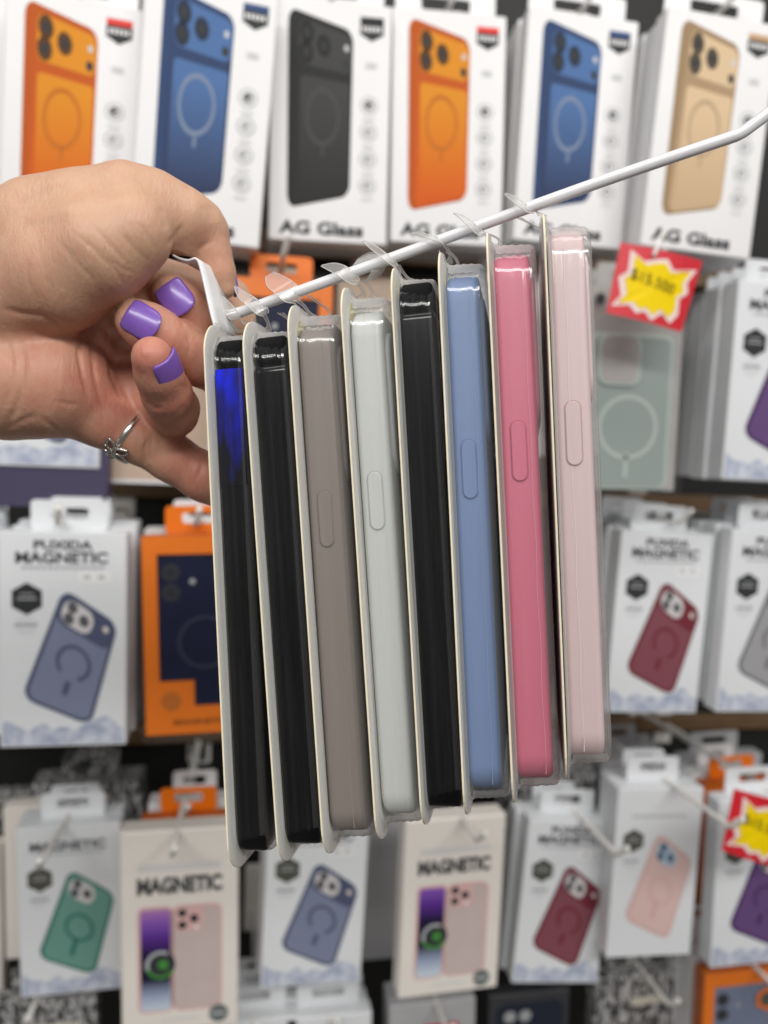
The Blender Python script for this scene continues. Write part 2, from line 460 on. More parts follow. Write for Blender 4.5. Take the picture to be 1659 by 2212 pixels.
def ag_box(T, B, key, word, cols, yaw=0.0, n=2, ext=0.03, tilt=0.0):
    W, H, D = 0.103, 0.200, 0.021
    mtx, Y = frame_of(T, B, H, yaw, tilt)
    root = thing('phone_case_box', 'white box with a picture of %s' % word, 'box', mtx, 'large white case boxes of the top row')
    body(W, H, D, WHITE, root)
    hang_tab(W, H, D, WHITE, root, 0.9, 0.03)
    side, hi, lo, ringc, band = cols
    A = Art()
    x = lambda u: (u - 0.5) * W
    z = lambda t: (1 - t) * H
    q = [(x(.14), z(.035)), (x(.68), z(.115)), (x(.675), z(.80)), (x(.15), z(.865))]
    sm = mat(key + '_side_ink', side, 0.4)
    face = grad_mat(key + '_face_ink', [(0, lo), (1, side)], 'Z', H * .15, H * .95)
    pan = grad_mat(key + '_panel_ink', [(0, lo), (.85, hi), (1, hi)], 'Z', H * .2, H * .7)
    camc = mat(key + '_camera_ink', hi, 0.35)
    phone_art(A, q, 1.75, sm, face, pan, camc, mat(key + '_ring_ink', ringc, 0.4), lens=mat(key + '_lens_ink', tuple(c * 0.12 + 0.01 for c in hi), 0.3))
    A.build('phone_picture', root)
    A = Art()
    sx, sz, s = x(.835), z(.10), W * 0.098
    A.poly([(sx - s, sz + s * .95), (sx + s, sz + s * .95), (sx + s, sz + s * .45), (sx - s, sz + s * .45)], 1, mat(key + '_band_ink', band, 0.4))
    A.poly([(sx - s, sz + s * .45), (sx + s, sz + s * .45), (sx + s, sz - s * .45), (sx, sz - s * 1.0), (sx - s, sz - s * .45)], 1, INK)
    for i in range(5):
        A.rect(sx - s * .8 + i * s * .34, sx - s * .8 + i * s * .34 + s * .2, sz - s * .22, sz + s * .2, 2, STKW)
    A.build('shield_badge', root)
    for i in range(4):
        A = Art()
        c = (x(.825), z(.415 + .112 * i))
        A.disc(c, W * .074, W * .074, 0, mat('icon_rim_ink', (.45, .455, .46), .5))
        A.disc(c, W * .060, W * .060, 1, WHITE)
        A.disc(c, W * .038, W * .038, 2, INK if i == 0 else GREYINK)
        A.disc((c[0] + W * .01, c[1] - W * .006), W * .014, W * .014, 3, STKW)
        A.build('feature_icon', root)
        A = Art()
        A.rect(c[0] - W * .05, c[0] + W * .05, c[1] - W * .128, c[1] - W * .098, 1, mat('caption_ink', (.66, .665, .67), .4))
        A.build('icon_caption', root)
    A = Art()
    A.rect(x(.79), x(.79) + W * .09, z(.262), z(.238), 1, PALEINK)
    A.build('model_mark', root)
    lettering('AG Glass', x(.085), x(.80), z(.972), z(.915), mat('soft_black_ink', (0.05, 0.052, 0.055), 0.4), root, 0.035)
    spares(mtx, W, H, D, n, 'the box with %s' % word)
    hook((T[0] + 2, T[1] - 22), Y + D, 'white hook of the box with %s' % word, ext, tip=False)
    return mtx, Y

O_ = ((0.48, 0.09, 0.008), (0.70, 0.26, 0.014), (0.64, 0.105, 0.008), (0.54, 0.15, 0.014), (0.75, 0.06, 0.05))
B_ = ((0.028, 0.058, 0.15), (0.075, 0.16, 0.36), (0.03, 0.042, 0.10), (0.20, 0.25, 0.36), (0.04, 0.08, 0.2))
G_ = ((0.022, 0.022, 0.023), (0.05, 0.05, 0.05), (0.024, 0.024, 0.024), (0.065, 0.065, 0.065), (0.02, 0.02, 0.02))
D_ = ((0.33, 0.22, 0.12), (0.68, 0.50, 0.31), (0.55, 0.39, 0.24), (0.48, 0.35, 0.22), (0.55, 0.35, 0.2))
ag_box((163, -5), (141, 545), 'orange_a', 'an orange phone, leftmost in the top row', O_, yaw=0.06)
ag_box((462, -38), (421, 518), 'blue_a', 'a blue phone above the thumb', B_, yaw=0.02)
ag_box((718, 3), (708, 523), 'dark_a', 'a black phone', G_, yaw=-0.05)
ag_box((973, 25), (964, 527), 'orange_b', 'an orange phone right of the black phone', O_, yaw=-0.02)
ag_box((1263, 31), (1226, 528), 'blue_b', 'a blue phone crossed by the white rod', B_, yaw=-0.02)
ag_box((1565, 34), (1502, 545), 'gold_a', 'a gold phone under the bent rod end', D_, yaw=-0.04)
# plain sides at the far left of the top row
mtx, Y = frame_of((-120, 0), (-128, 540), 0.2, 0.02)
r_ = thing('phone_case_box', 'white box side cut by the left picture edge, top row', 'box', mtx)
body(0.103, 0.2, 0.021, WHITE, r_); hang_tab(0.103, 0.2, 0.021, WHITE, r_, .9, .03)

def cloud_mat():
    m = bpy.data.materials.new('cloud_print'); m.use_nodes = True; nt = m.node_tree; b = nt.nodes['Principled BSDF']
    tc = nt.nodes.new('ShaderNodeTexCoord'); n = nt.nodes.new('ShaderNodeTexNoise'); n.inputs['Scale'].default_value = 95; n.inputs['Detail'].default_value = 1.5
    nt.links.new(tc.outputs['Object'], n.inputs['Vector'])
    cr = nt.nodes.new('ShaderNodeValToRGB'); e = cr.color_ramp.elements
    e[0].position = 0.36; e[0].color = (0.36, 0.40, 0.53, 1); e[1].position = 0.64; e[1].color = (0.62, 0.65, 0.73, 1)
    nt.links.new(n.outputs['Fac'], cr.inputs[0]); nt.links.new(cr.outputs[0], b.inputs['Base Color']); b.inputs['Roughness'].default_value = 0.35
    return m
CLOUD = cloud_mat()

def tilted_phone(A, x, z, key, edge, face, ring_open=True, full_ring=False, pale=False):
    """case picture standing on one corner, as printed on the magnetic case boxes"""
    e = mat(key + '_edge_ink', edge, 0.4); fc = mat(key + '_back_ink', face, 0.4)
    q = [(x(.50), z(.255)), (x(.935), z(.425)), (x(.715), z(.905)), (x(.165), z(.765))]
    asp = 1.75
    A.poly(quadmap(q, urr(0, 1, 0, 1, 0.19, asp)), 0, e)
    A.poly(quadmap(q, urr(.06, .95, .03, .975, 0.14, asp)), 1, fc)
    if not full_ring:
        A.poly(quadmap(q, urr(.05, .97, .72, .985, 0.15, asp)), 2, e)
    A.poly(quadmap(q, urr(.10, .62, .745, .955, 0.16, asp)), 3, mat('camera_glass_ink' if not pale else 'pale_camera_glass_ink', (0.62, 0.60, 0.60) if not pale else (0.45, 0.55, 0.65), 0.3))
    def ell(c, r, layer, m):
        A.poly(quadmap(q, [(c[0] + r * math.cos(t * math.pi / 10), c[1] + r / asp * math.sin(t * math.pi / 10)) for t in range(20)]), layer, m)
    lm = mat('lens_ink', (0.10, 0.10, 0.11), 0.3) if not pale else mat('blue_lens_ink', (0.10, 0.16, 0.25), 0.3)
    for c in ((.24, .90), (.24, .80), (.47, .85)): ell(c, .085, 4, lm)
    if not full_ring: ell((.83, .89), .05, 4, mat('flash_ink', (.7, .62, .6), .3))
    a0, a1 = (-60, 235) if ring_open else (0, 360)
    n = 30
    for k in range(n):
        pts = []
        for rr, aa in ((.27, k), (.27, k + 1), (.215, k + 1), (.215, k)):
            t = math.radians(a0 + (a1 - a0) * aa / n); pts.append((.52 + rr * math.cos(t), .47 + rr / asp * math.sin(t)))
        A.poly(quadmap(q, pts), 3, e)
    z0, z1 = (.17, .30) if not full_ring else (.14, .33)
    A.poly(quadmap(q, urr(.49, .57, z0, z1, .035, asp)), 3, e)

def magnetic_box(T, B, key, word, edge, face, yaw=0.0, n=3, W=0.096, H=0.178, title=True, ext=0.045, full_ring=False, hexm=None, pale=False, brand=True, cloud=True, spare=True, top=None, tilt=0.0, cell=True):
    D = 0.022
    mtx, Y = frame_of(T, B, H, yaw, tilt)
    root = thing('magnetic_case_box', 'white box with a tilted picture of %s' % word, 'box', mtx, 'white boxes with a tilted case picture')
    body(W, H, D, WHITE2, root)
    hang_tab(W, H, D, WHITE2, root, .62, .025)
    x = lambda u: (u - 0.5) * W
    z = lambda t: (1 - t) * H
    tm = mat('title_ink', (0.06, 0.065, 0.07), 0.4)
    if brand: lettering('PUXIDA', x(.27), x(.73), z(.078), z(.036), tm, root, 0.03)
    if title:
        lettering('MAGNETIC', x(.13), x(.85), z(.142), z(.088), tm, root, 0.03)
    A = Art()
    for k in range(13): A.rect(x(.18) + k * W * .05, x(.18) + k * W * .05 + W * .036, z(.168), z(.156), 1, GREYINK)
    A.build('subtitle_marks', root)
    if cell:
        A = Art(); A.rect(x(.62), x(.87), z(.232), z(.178), 1, STKW)
        for u in (.66, .69, .77, .80): A.rect(x(u), x(u + .022), z(.213), z(.196), 2, GREYINK)
        A.build('model_sticker', root)
    A = Art()
    c = (x(.215), z(.305)); r = W * .135
    A.poly([(c[0] + r * math.cos(math.radians(90 + 60 * i)), c[1] + r * math.sin(math.radians(90 + 60 * i))) for i in range(6)], 1, hexm or INK)
    A.rect(c[0] - r * .55, c[0] + r * .55, c[1] - r * .06, c[1] + r * .06, 2, GREYINK)
    A.rect(c[0] - r * .4, c[0] + r * .4, c[1] + r * .25, c[1] + r * .33, 2, GREYINK)
    A.build('hexagon_badge', root)
    A = Art(); c = (x(.205), z(.425)); A.disc(c, W * .085, W * .085, 1, mat('faint_ink', (.66, .68, .70), .4))
    A.rect(c[0] - W * .09, c[0] + W * .09, c[1] - W * .012, c[1] + W * .012, 2, GREYINK)
    A.build('round_mark', root)
    if cloud:
        A = Art()
        pts = [(x(.02), z(.99)), (x(.98), z(.99))]
        rr = random.Random(key)
        ph = rr.uniform(0, 6)
        for i in range(61):
            u = .98 - .96 * i / 60
            t = .925 - .018 * abs(math.sin(u * 17 + ph)) - .055 * math.exp(-((u - .80) / .11) ** 2) - .045 * math.exp(-((u - .04) / .07) ** 2) - .02 * math.exp(-((u - .35) / .06) ** 2)
            pts.append((x(u), z(t)))
        A.poly(pts, 0, CLOUD); A.build('cloud_picture', root)
    A = Art(); tilted_phone(A, x, z, key, edge, face, full_ring=full_ring, ring_open=not full_ring, pale=pale)
    A.build('phone_picture', root, (0, -0.0003, 0))
    if spare: spares(mtx, W, H, D, n, 'the box with %s' % word, WHITE2)
    hook((T[0], T[1] - 24), Y + D, 'white hook of the box with %s' % word, ext)
    return mtx, Y

PUR = ((0.07, 0.03, 0.11), (0.13, 0.07, 0.19)); BLU = ((0.08, 0.095, 0.16), (0.20, 0.225, 0.33)); WIN = ((0.17, 0.028, 0.04), (0.22, 0.07, 0.09))
GRY = ((0.16, 0.16, 0.17), (0.33, 0.33, 0.34)); GRN = ((0.035, 0.17, 0.13), (0.15, 0.32, 0.27)); PAL = ((0.66, 0.43, 0.40), (0.70, 0.50, 0.47))
magnetic_box((137, 1150), (138, 1612), 'steel_a', 'a steel blue case under the wrist', *BLU, n=3, W=.0985, ext=.02)
magnetic_box((1445, 1150), (1406, 1540), 'wine_a', 'a wine red case beside the pale pink pack', *WIN, n=3, ext=.02)
magnetic_box((1682, 1147), (1643, 1538), 'grey_a', 'a grey case cut by the right picture edge', *GRY, n=2, ext=.02)
magnetic_box((1702, 613), (1662, 1040), 'purple_a', 'a purple case right of the price card', *PUR, n=3, ext=.02)
magnetic_box((85, 545), (84, 1008), 'lilac_a', 'a case hidden behind the wrist', *BLU, n=1, ext=.01, W=.098)
OLIVE = mat('olive_badge_ink', (0.085, 0.085, 0.07), 0.4)
magnetic_box((148, 1783), (158, 2145), 'green_a', 'a green case in the bottom row', *GRN, n=1, W=.100, full_ring=True, hexm=OLIVE, brand=False, ext=.11, cell=False)
magnetic_box((690, 1765), (671, 2128), 'steel_b', 'a steel blue case below the taupe pack', *BLU, n=1, W=.102, hexm=OLIVE, ext=.03)
magnetic_box((1238, 1773), (1198, 2124), 'wine_b', 'a wine red case in the bottom row', *WIN, n=1, W=.094, yaw=-.04, hexm=OLIVE, ext=.10)
magnetic_box((1430, 1703), (1400, 2066), 'pale_a', 'a pale pink case in the bottom row', *PAL, n=1, W=.091, yaw=-.03, full_ring=True, hexm=OLIVE, brand=False, title=False, ext=.115, pale=True, cell=False, cloud=False)
magnetic_box((1652, 1725), (1630, 2082), 'purple_b', 'a purple case under the cut price card', *PUR, n=0, W=.1, hexm=OLIVE, ext=.03)

def pink_magnetic(T, B, word, Y=None, yaw=0.0, H=0.2, W=0.108, ext=.07):
    D = 0.024
    mtx, Y = frame_of(T, B, H, yaw, Y=Y)
    root = thing('magnetic_case_box', 'cream box with %s' % word, 'box', mtx, 'cream boxes with two phones side by side')
    body(W, H, D, CREAMB, root, 0.0015)
    x = lambda u: (u - 0.5) * W
    z = lambda t: (1 - t) * H
    tm = mat('title_ink', (0.06, 0.065, 0.07), 0.4)
    lettering('MAGNETIC', x(.14), x(.86), z(.31), z(.225), tm, root, 0.05)
    for t in (.165, .185):
        A = Art(); A.rect(x(.15), x(.85), z(t + .011), z(t), 1, PALEINK); A.build('small_print', root)
    A = Art(); A.rect(x(.34), x(.66), z(.945), z(.935), 1, PALEINK)
    A.build('small_print', root)
    A = Art()
    pk = mat('pink_frame_ink', (0.66, 0.42, 0.40), 0.4)
    A.poly(rrect(W * .30, H * .53, .006, 5, x(.14), z(.90)), 0, pk)
    scr = grad_mat('screen_ink', [(0, (.55, .62, .70)), (.14, (.30, .36, .5)), (.30, (.012, .012, .03)), (.55, (.015, .01, .04)), (.72, (.10, .03, .26)), (.86, (.22, .09, .42)), (1, (.42, .2, .45))], 'Z', H * .115, H * .62)
    A.poly(rrect(W * .255, H * .505, .004, 5, x(.165), z(.89)), 1, scr)
    c = (x(.335), z(.66))
    A.disc(c, W * .125, W * .125, 2, INK)
    A.ring(c, W * .115, W * .115, W * .03, 3, mat('silver_ink', (.42, .43, .45), .3), 60, 200)
    A.ring(c, W * .115, W * .115, W * .03, 3, mat('green_ink', (.06, .25, .05), .3), 200, 330)
    A.disc((c[0] + W * .02, c[1]), W * .045, W * .045, 3, mat('green_ink', (.06, .25, .05), .3))
    A.build('screen_picture', root)
    A = Art()
    A.poly(rrect(W * .43, H * .53, .008, 5, x(.43), z(.90)), 0, pk)
    A.poly(rrect(W * .385, H * .505, .006, 5, x(.45), z(.89)), 1, mat('pale_case_ink', (0.55, 0.45, 0.43), 0.4, var=.05, vscale=30))
    A.poly(rrect(W * .24, H * .125, .005, 5, x(.46), z(.505)), 2, pk)
    for a, b in ((.52, .41), (.52, .47), (.62, .44)): A.disc((x(a), z(b)), W * .038, W * .038, 3, INK)
    A.disc((x(.64), z(.485)), W * .018, W * .018, 3, STKW)
    A.build('case_picture', root)
    A = Art(); A.disc((x(.83), z(.93)), W * .085, W * .085, 1, mat('seal_ink', (.14, .16, .16), .4))
    A.rect(x(.77), x(.89), z(.934), z(.926), 2, PALEINK); A.build('round_seal', root)
    hook((T[0], T[1] - 20), Y + D, 'white hook of the cream box with %s' % word, ext)
pink_magnetic((388, 1792), (390, 2225), 'two phones below the orange window box')
pink_magnetic((987, 1766), (968, 2146), 'two phones below the white and black packs', yaw=.06, H=.182, W=.103)

def window_box(T, B, word, W=.092, H=.17, yaw=0.0, inner=None, n=2, casing=True, tabm=None, ext=.03, badge=False, name='window_box', Y=None):
    D = .02
    mtx, Y = frame_of(T, B, H, yaw, Y=Y)
    root = thing(name, 'orange window box %s' % word, 'box', mtx, 'orange window boxes')
    t = .0016
    fx, ft, fb = .13 * W, .09 * H, .14 * H
    # front panel as one sheet with a stepped window
    xo = [-W / 2, W / 2]
    x0, x1, z0, z1 = -W / 2 + fx, W / 2 - fx, fb, H - ft
    st, sz = x0 + .42 * (x1 - x0), z0 + .13 * H
    vs_, fs = [], []
    def quad(a, b, c, d):
        k = len(vs_); vs_.extend([(a, 0, c), (b, 0, c), (b, 0, d), (a, 0, d), (a, t, c), (b, t, c), (b, t, d), (a, t, d)])
        fs.extend([(k, k + 1, k + 2, k + 3), (k + 4, k + 7, k + 6, k + 5), (k, k + 4, k + 5, k + 1), (k + 1, k + 5, k + 6, k + 2), (k + 2, k + 6, k + 7, k + 3), (k + 3, k + 7, k + 4, k)])
    quad(-W / 2, W / 2, 0, z0); quad(-W / 2, W / 2, z1, H); quad(-W / 2, x0, z0, z1); quad(x1, W / 2, z0, z1); quad(x0, st, z0, sz)
    link('front_panel', mesh('front_panel', vs_, fs), root, [ORANGE])
    v, f = box_vf(-W / 2, W / 2, t + .0002, D, 0, H, .0008)
    ins = inner or NAVY
    v, f = box_vf(-W / 2 + .0004, W / 2 - .0004, t + .001, D, .0004, H - .0004, .0008)
    link('carton', mesh('carton', v, f), root, [mat('dark_orange_card', (.5, .11, .01), .5)])
    # the case behind the window
    pts = rrect(W - 2 * fx + .006, z1 - z0 + .006, .008, 5, x0 - .003, z0 - .003)
    vv, ff = loft([[(p[0], t + .0009, p[1]) for p in pts], [(p[0], t + .0003, p[1]) for p in pts]])
    link('phone_case', mesh('phone_case', vv, ff), root, [ins])
    A = Art()
    for a, b in ((.16, .88), (.16, .75)):
        c = (x0 + a * (x1 - x0), z0 + b * (z1 - z0)); A.ring(c, .006, .006, .0025, 1, INK); A.disc(c, .0045, .0045, 1, mat('dull_lens', (.02, .022, .03), .2))
    A.disc((x0 + .42 * (x1 - x0), z0 + .82 * (z1 - z0)), .0025, .0025, 1, GREYINK)
    A.ring((x0 + .56 * (x1 - x0), z0 + .42 * (z1 - z0)), .0215, .0215, .003, 1, mat('dim_ring', (.02, .026, .06), .4) if inner is None else INK)
    A.build('camera_and_ring', root, (0, t + .0002, 0))
    lettering('MAGNETIC', -W * .25, W * .25, H * .05, H * .075, mat('brown_ink', (.25, .07, .01), .5), root, .03)
    A = Art(); A.disc((-W * .27, H * .17), W * .09, W * .09, 1, mat('dull_orange_ink', (.5, .14, .02), .5))
    if badge:
        c = (W * .30, H * .80); r = W * .15
        A.poly([(c[0] + r * math.cos(math.radians(90 + 60 * i)), c[1] + r * math.sin(math.radians(90 + 60 * i))) for i in range(6)], 1, ORANGE)
        A.disc(c, r * .6, r * .6, 2, mat('olive_badge_ink', (.085, .085, .07), .4))
    A.build('badge', root)
    hang_tab(W, H, D, ORANGE, root, .62, .024)
    if casing:
        m_ = .004
        v, f = box_vf(-W / 2 - m_, W / 2 + m_, -.0012, D + .002, -.007, H + m_, .002)
        link('clear_sleeve', mesh('clear_sleeve', v, f), root, [CLEARBOX])
    spares(mtx, W, H, D + .004, n, 'the orange window box %s' % word, tabm or WHITE)
    hook((T[0], T[1] - 30), Y + D, 'white hook of the orange window box %s' % word, ext)
window_box((428, 1157), (436, 1583), 'with a navy case beside the black packs')
window_box((609, 603), (598, 1040), 'behind the thumb tip and rod end', W=.086, tabm=KRAFT)
window_box((1610, 2098), (1590, 2430), 'with a slate case in the lower right corner', Y=.70, inner=mat('slate_plastic', (.16, .19, .28), .3), badge=True, ext=.09)
window_box((404, 1768), (404, 2100), 'whose orange top shows behind the cream box', W=.09, n=1, casing=False, ext=.02, Y=.76)
window_box((1600, 1690), (1588, 2010), 'behind the purple case box of the bottom row', W=.092, n=1, casing=False, ext=.02, Y=.78)

def plain_box(T, B, label, m, W=.095, H=.178, D=.02, tabm=None, n=0, Y=None, tab=.6, hooklab=None, name='carton_box', ext=.03, what=None, extra=None):
    mtx, Y = frame_of(T, B, H, 0, Y=Y)
    root = thing(name, label, 'box', mtx)
    body(W, H, D, m, root)
    if tab: hang_tab(W, H, D, tabm or m, root, tab, .024)
    if extra: extra(root, W, H, D)
    if n: spares(mtx, W, H, D, n, what, m)
    if hooklab: hook((T[0], T[1] - 24), Y + D, hooklab, ext)
    return root

def tan_face(root, W, H, D):
    A = Art(); A.rect(-W * .42, W * .46, H * .02, H * .9, 1, KRAFT); A.build('tan_panel', root)
plain_box((338, 610), (332, 1046), 'white box with a tan front behind the little finger', WHITE, W=.103, extra=tan_face, hooklab='hook of the box with a tan front')
plain_box((810, 600), (800, 1040), 'tan box behind the rod between orange and black', KRAFT, W=.07, Y=.74)
plain_box((1100, 590), (1090, 1040), 'white box behind the blue and pink packs', WHITE, W=.085, Y=.74, hooklab='hook of the white box behind the packs')
plain_box((110, 640), (108, 1040), 'dark purple box under the cloud print by the wrist', mat('dark_purple_card', (.06, .05, .10), .4), Y=.70, tab=0)

def grey_case_face(root, W, H, D):
    gc = mat('grey_green_case', (.28, .33, .315), .35); lt = mat('pale_green_rim', (.44, .50, .47), .35)
    def rr(x0, x1, z0, z1, r, ya, yb, m, name):
        pts = rrect(x1 - x0, z1 - z0, r, 6, x0, z0)
        v, f = loft([[(p[0], yb, p[1]) for p in pts], [(p[0], ya + .0006, p[1]) for p in pts], [(p[0] * .985, ya, z0 + (p[1] - z0) * .992 + .0004) for p in pts]])
        f = [tuple(reversed(q)) for q in f]
        return link(name, mesh(name, v, f), root, [m])
    rr(-W * .43, W * .40, -.0005 + .002, H * .77, .008, -.003, -.0002, lt, 'case_rim')
    rr(-W * .40, W * .37, .004, H * .757, .007, -.0036, -.0028, gc, 'case_back')
    rr(-W * .36, W * .06, H * .515, H * .765, .010, -.006, -.003, lt, 'camera_frame')
    rr(-W * .335, W * .035, H * .53, H * .75, .009, -.0066, -.0055, mat('grey_window', (.36, .345, .33), .4), 'camera_window')
    A = Art(); A.ring((-W * .03, H * .315), .0265, .0265, .0035, 1, lt); A.rect(-W * .05, -W * .012, .012, .034, 1, lt)
    A.disc((-W * .36, H * .93), .0045, .0045, 1, INK)
    A.build('ring_print', root, (0, -.0037, 0))
    v, f = box_vf(-W / 2 - .002, W / 2 + .003, -.0085, D + .002, -.002, H + .002, .002)
    link('clear_box', mesh('clear_box', v, f), root, [CLEARBOX])
plain_box((1374, 619), (1350, 1060), 'clear box with a grey green ring case below the price card', mat('warm_grey_card', (.36, .35, .335), .5, var=.05), W=.094, H=.178, extra=grey_case_face, hooklab='hook of the grey green case box', n=2, what='the grey green case box')

def label_patch(root, W, H, D):
    A = Art(); A.rect(-W * .05, W * .35, H * .78, H * .84, 1, mat('cream_sticker', (.6, .57, .48), .5)); A.build('sticker', root)
plain_box((188, 1690), (192, 2000), 'black and white scribble box behind the green case box', SCRIB, Y=.86, W=.116, H=.17, tab=.5, n=1, what='the scribble box behind the green case box')
plain_box((120, 1738), (124, 2050), 'cream box behind the green case box at the left edge', CREAMB, Y=.835, W=.105, H=.17, tab=0)
plain_box((-20, 1715), (-16, 2000), 'scribble box cut by the left picture edge', SCRIB, Y=.88, W=.09, H=.16, tab=0)
plain_box((1192, 1672), (1175, 2010), 'black and white scribble box below the pink pack', SCRIB, Y=.82, W=.11, H=.17, n=1, what='the scribble box below the pink pack')
plain_box((1375, 1640), (1360, 1960), 'grey bagged pack above the pale pink case box', GREYC, Y=.84, W=.09, H=.17, n=1, what='the grey bagged pack')
plain_box((1560, 1632), (1545, 1960), 'grey bagged pack above the cut price card', GREYC, Y=.85, W=.11, H=.17)
plain_box((88, 2160), (90, 2560), 'scribble box in the lower left corner', SCRIB, Y=.79, W=.11, H=.17, extra=label_patch, ext=.05, hooklab='hook of the lower left scribble box')
plain_box((1374, 2105), (1360, 2500), 'scribble box with a cream sticker along the lower picture edge', SCRIB, Y=.76, W=.098, H=.17, extra=label_patch, ext=.07, hooklab='hook of the lower right scribble box')
plain_box((548, 2205), (545, 2600), 'white box whose hang tab shows below the cream box', WHITE2, Y=.76, W=.09, H=.178, tab=.75, n=2, what='the white box below the cream box', hooklab='hook below the cream box')
plain_box((712, 2195), (705, 2610), 'white box whose hang tab shows below the steel blue case box', WHITE2, Y=.76, W=.09, H=.178, tab=.75, n=2, what='the white box below the steel blue case box', hooklab='hook below the steel blue case box')
def red_patch(root, W, H, D):
    A = Art(); A.rect(-W * .1, W * .3, H * .70, H * .86, 1, RED); A.build('red_label', root)
plain_box((935, 2165), (930, 2580), 'grey box with a red label below the cream box', GREYC, Y=.76, W=.095, H=.178, tab=0, n=1, what='the grey box with a red label', extra=red_patch, hooklab='hook of the grey box with a red label', ext=.06)
def dark_case(root, W, H, D):
    A = Art(); A.poly(rrect(W * .85, H * .9, .012, 6, -W * .42, H * .04), 0, mat('dark_navy_case_ink', (.02, .025, .04), .3))
    for a, b in ((-.24, .85), (-.05, .85), (-.24, .72)): A.disc((W * a, H * b), .007, .007, 1, GREYINK)
    A.build('phone_picture', root)
plain_box((1145, 2145), (1130, 2540), 'dark box with a navy case at the lower picture edge', mat('charcoal_card', (.04, .042, .047), .4), Y=.78, W=.095, H=.178, tab=0, extra=dark_case)
plain_box((-75, 1150), (-72, 1590), 'white box cut by the left picture edge below the wrist', WHITE2, W=.06, H=.17, n=2, what='the white box cut by the left edge')
plain_box((835, 1770), (825, 2120), 'grey box in shade between two boxes of the bottom row', GREYC, W=.05, H=.17, Y=.84)
plain_box((-55, 1830), (-48, 2160), 'cream box cut by the left picture edge in the bottom row', CREAMB, W=.05, H=.17)

# ------------------------------------------------------------------ price cards
def price_card(TL, TR, BR, BL, Y, label, txt):
    c = P(sum(p[0] for p in (TL, TR, BR, BL)) / 4, sum(p[1] for p in (TL, TR, BR, BL)) / 4, Y)
    root = thing('price_card', label, 'price card', Matrix.Translation(c), 'red and yellow price cards')
    q = [P(p[0], p[1], Y) - c for p in (TL, TR, BR, BL)]
    def bend(s, t, y):
        a = q[0].lerp(q[1], s); b = q[3].lerp(q[2], s); p = b.lerp(a, t)
        return (p.x, y - .004 * (s - .5) ** 2 * 4 * -1, p.z)
    vs_, fs = [], []
    N = 8
    for y in (0, .0006):
        for i in range(N + 1):
            for t in (0, 1): vs_.append(bend(i / N, t, y))
    o = 2 * (N + 1)
    for i in range(N):
        a = 2 * i
        fs += [(a, a + 2, a + 3, a + 1), (o + a, o + a + 1, o + a + 3, o + a + 2), (a, o + a, o + a + 2, a + 2), (a + 1, a + 3, o + a + 3, o + a + 1)]
    fs += [(0, 1, o + 1, o), (2 * N, o + 2 * N, o + 2 * N + 1, 2 * N + 1)]
    link('card', mesh('card', vs_, fs), root, [RED])
    star = [(.12, .93), (.30, .80), (.42, .86), (.56, .90), (.66, .77), (.96, .86), (.88, .66), (.93, .52), (.84, .42), (.88, .20), (.80, .06), (.66, .16), (.55, .03), (.44, .13), (.34, .08), (.24, .17), (.03, .11), (.12, .28), (.05, .52), (.14, .62)]
    def layer(k, y, m, name):
        ctr = (.5, .5)
        pts = [(ctr[0] + (a - .5) * k, ctr[1] + (b - .5) * k) for a, b in star]
        vv = [bend(.5, .5, y)] + [bend(a, b, y) for a, b in pts]
        n = len(pts)
        link(name, mesh(name, vv, [(0, 1 + (i + 1) % n, 1 + i) for i in range(n)]), root, [m])
    layer(1.0, -.0004, PINKW, 'burst_border'); layer(.84, -.0008, YEL, 'burst')
    v, f = text_mesh(txt, 0.0)
    vv = [bend(.18 + a * .55, .60 - a * .10 + (b - .5) * .17, -.0012) for a, b in v]
    link('price', mesh('price', vv, f), root, [mat('pen_ink', (.09, .07, .01), .5)])
    return root
price_card((1346, 521), (1524, 562), (1477, 716), (1315, 674), .585, 'red price card with a yellow burst under the gold phone box', '$15.500')
price_card((1592, 1708), (1745, 1745), (1712, 1885), (1565, 1842), .60, 'red price card with a yellow burst cut by the right edge', '$15.500')
v, f = tube_vf([P(1432, 500, .60), P(1425, 522, .59), P(1412, 552, .583)], .0016, 8)
tag(link('wall_hook', mesh('wall_hook', v, f), None, [HOOKW], True), 'cream hook tip poking through the price card', 'hook')

# ------------------------------------------------------------------ the white rod and its end plate
RODM = mat('white_rod_plastic', (0.76, 0.76, 0.78), 0.28, var=.02, bump=.05, bscale=900)
def rod_d(px): return .2745 - (px - 495) / 1105 * .027
rod_ctrl = [(492, 684), (700, 610), (900, 538), (1100, 464), (1300, 392), (1480, 330), (1570, 300), (1600, 288), (1630, 267), (1662, 243), (1760, 170)]
pts = [C(a, b, rod_d(a)) for a, b in rod_ctrl]
fine = curve_pts(pts, 6)
root = thing('display_rod', 'long white display rod with a bent end held in the hand', 'display rod', Matrix.Translation(pts[0]))
v, f = tube_vf([p - pts[0] for p in fine], .00192, 16)
link('rod', mesh('rod', v, f), root, [RODM], True)
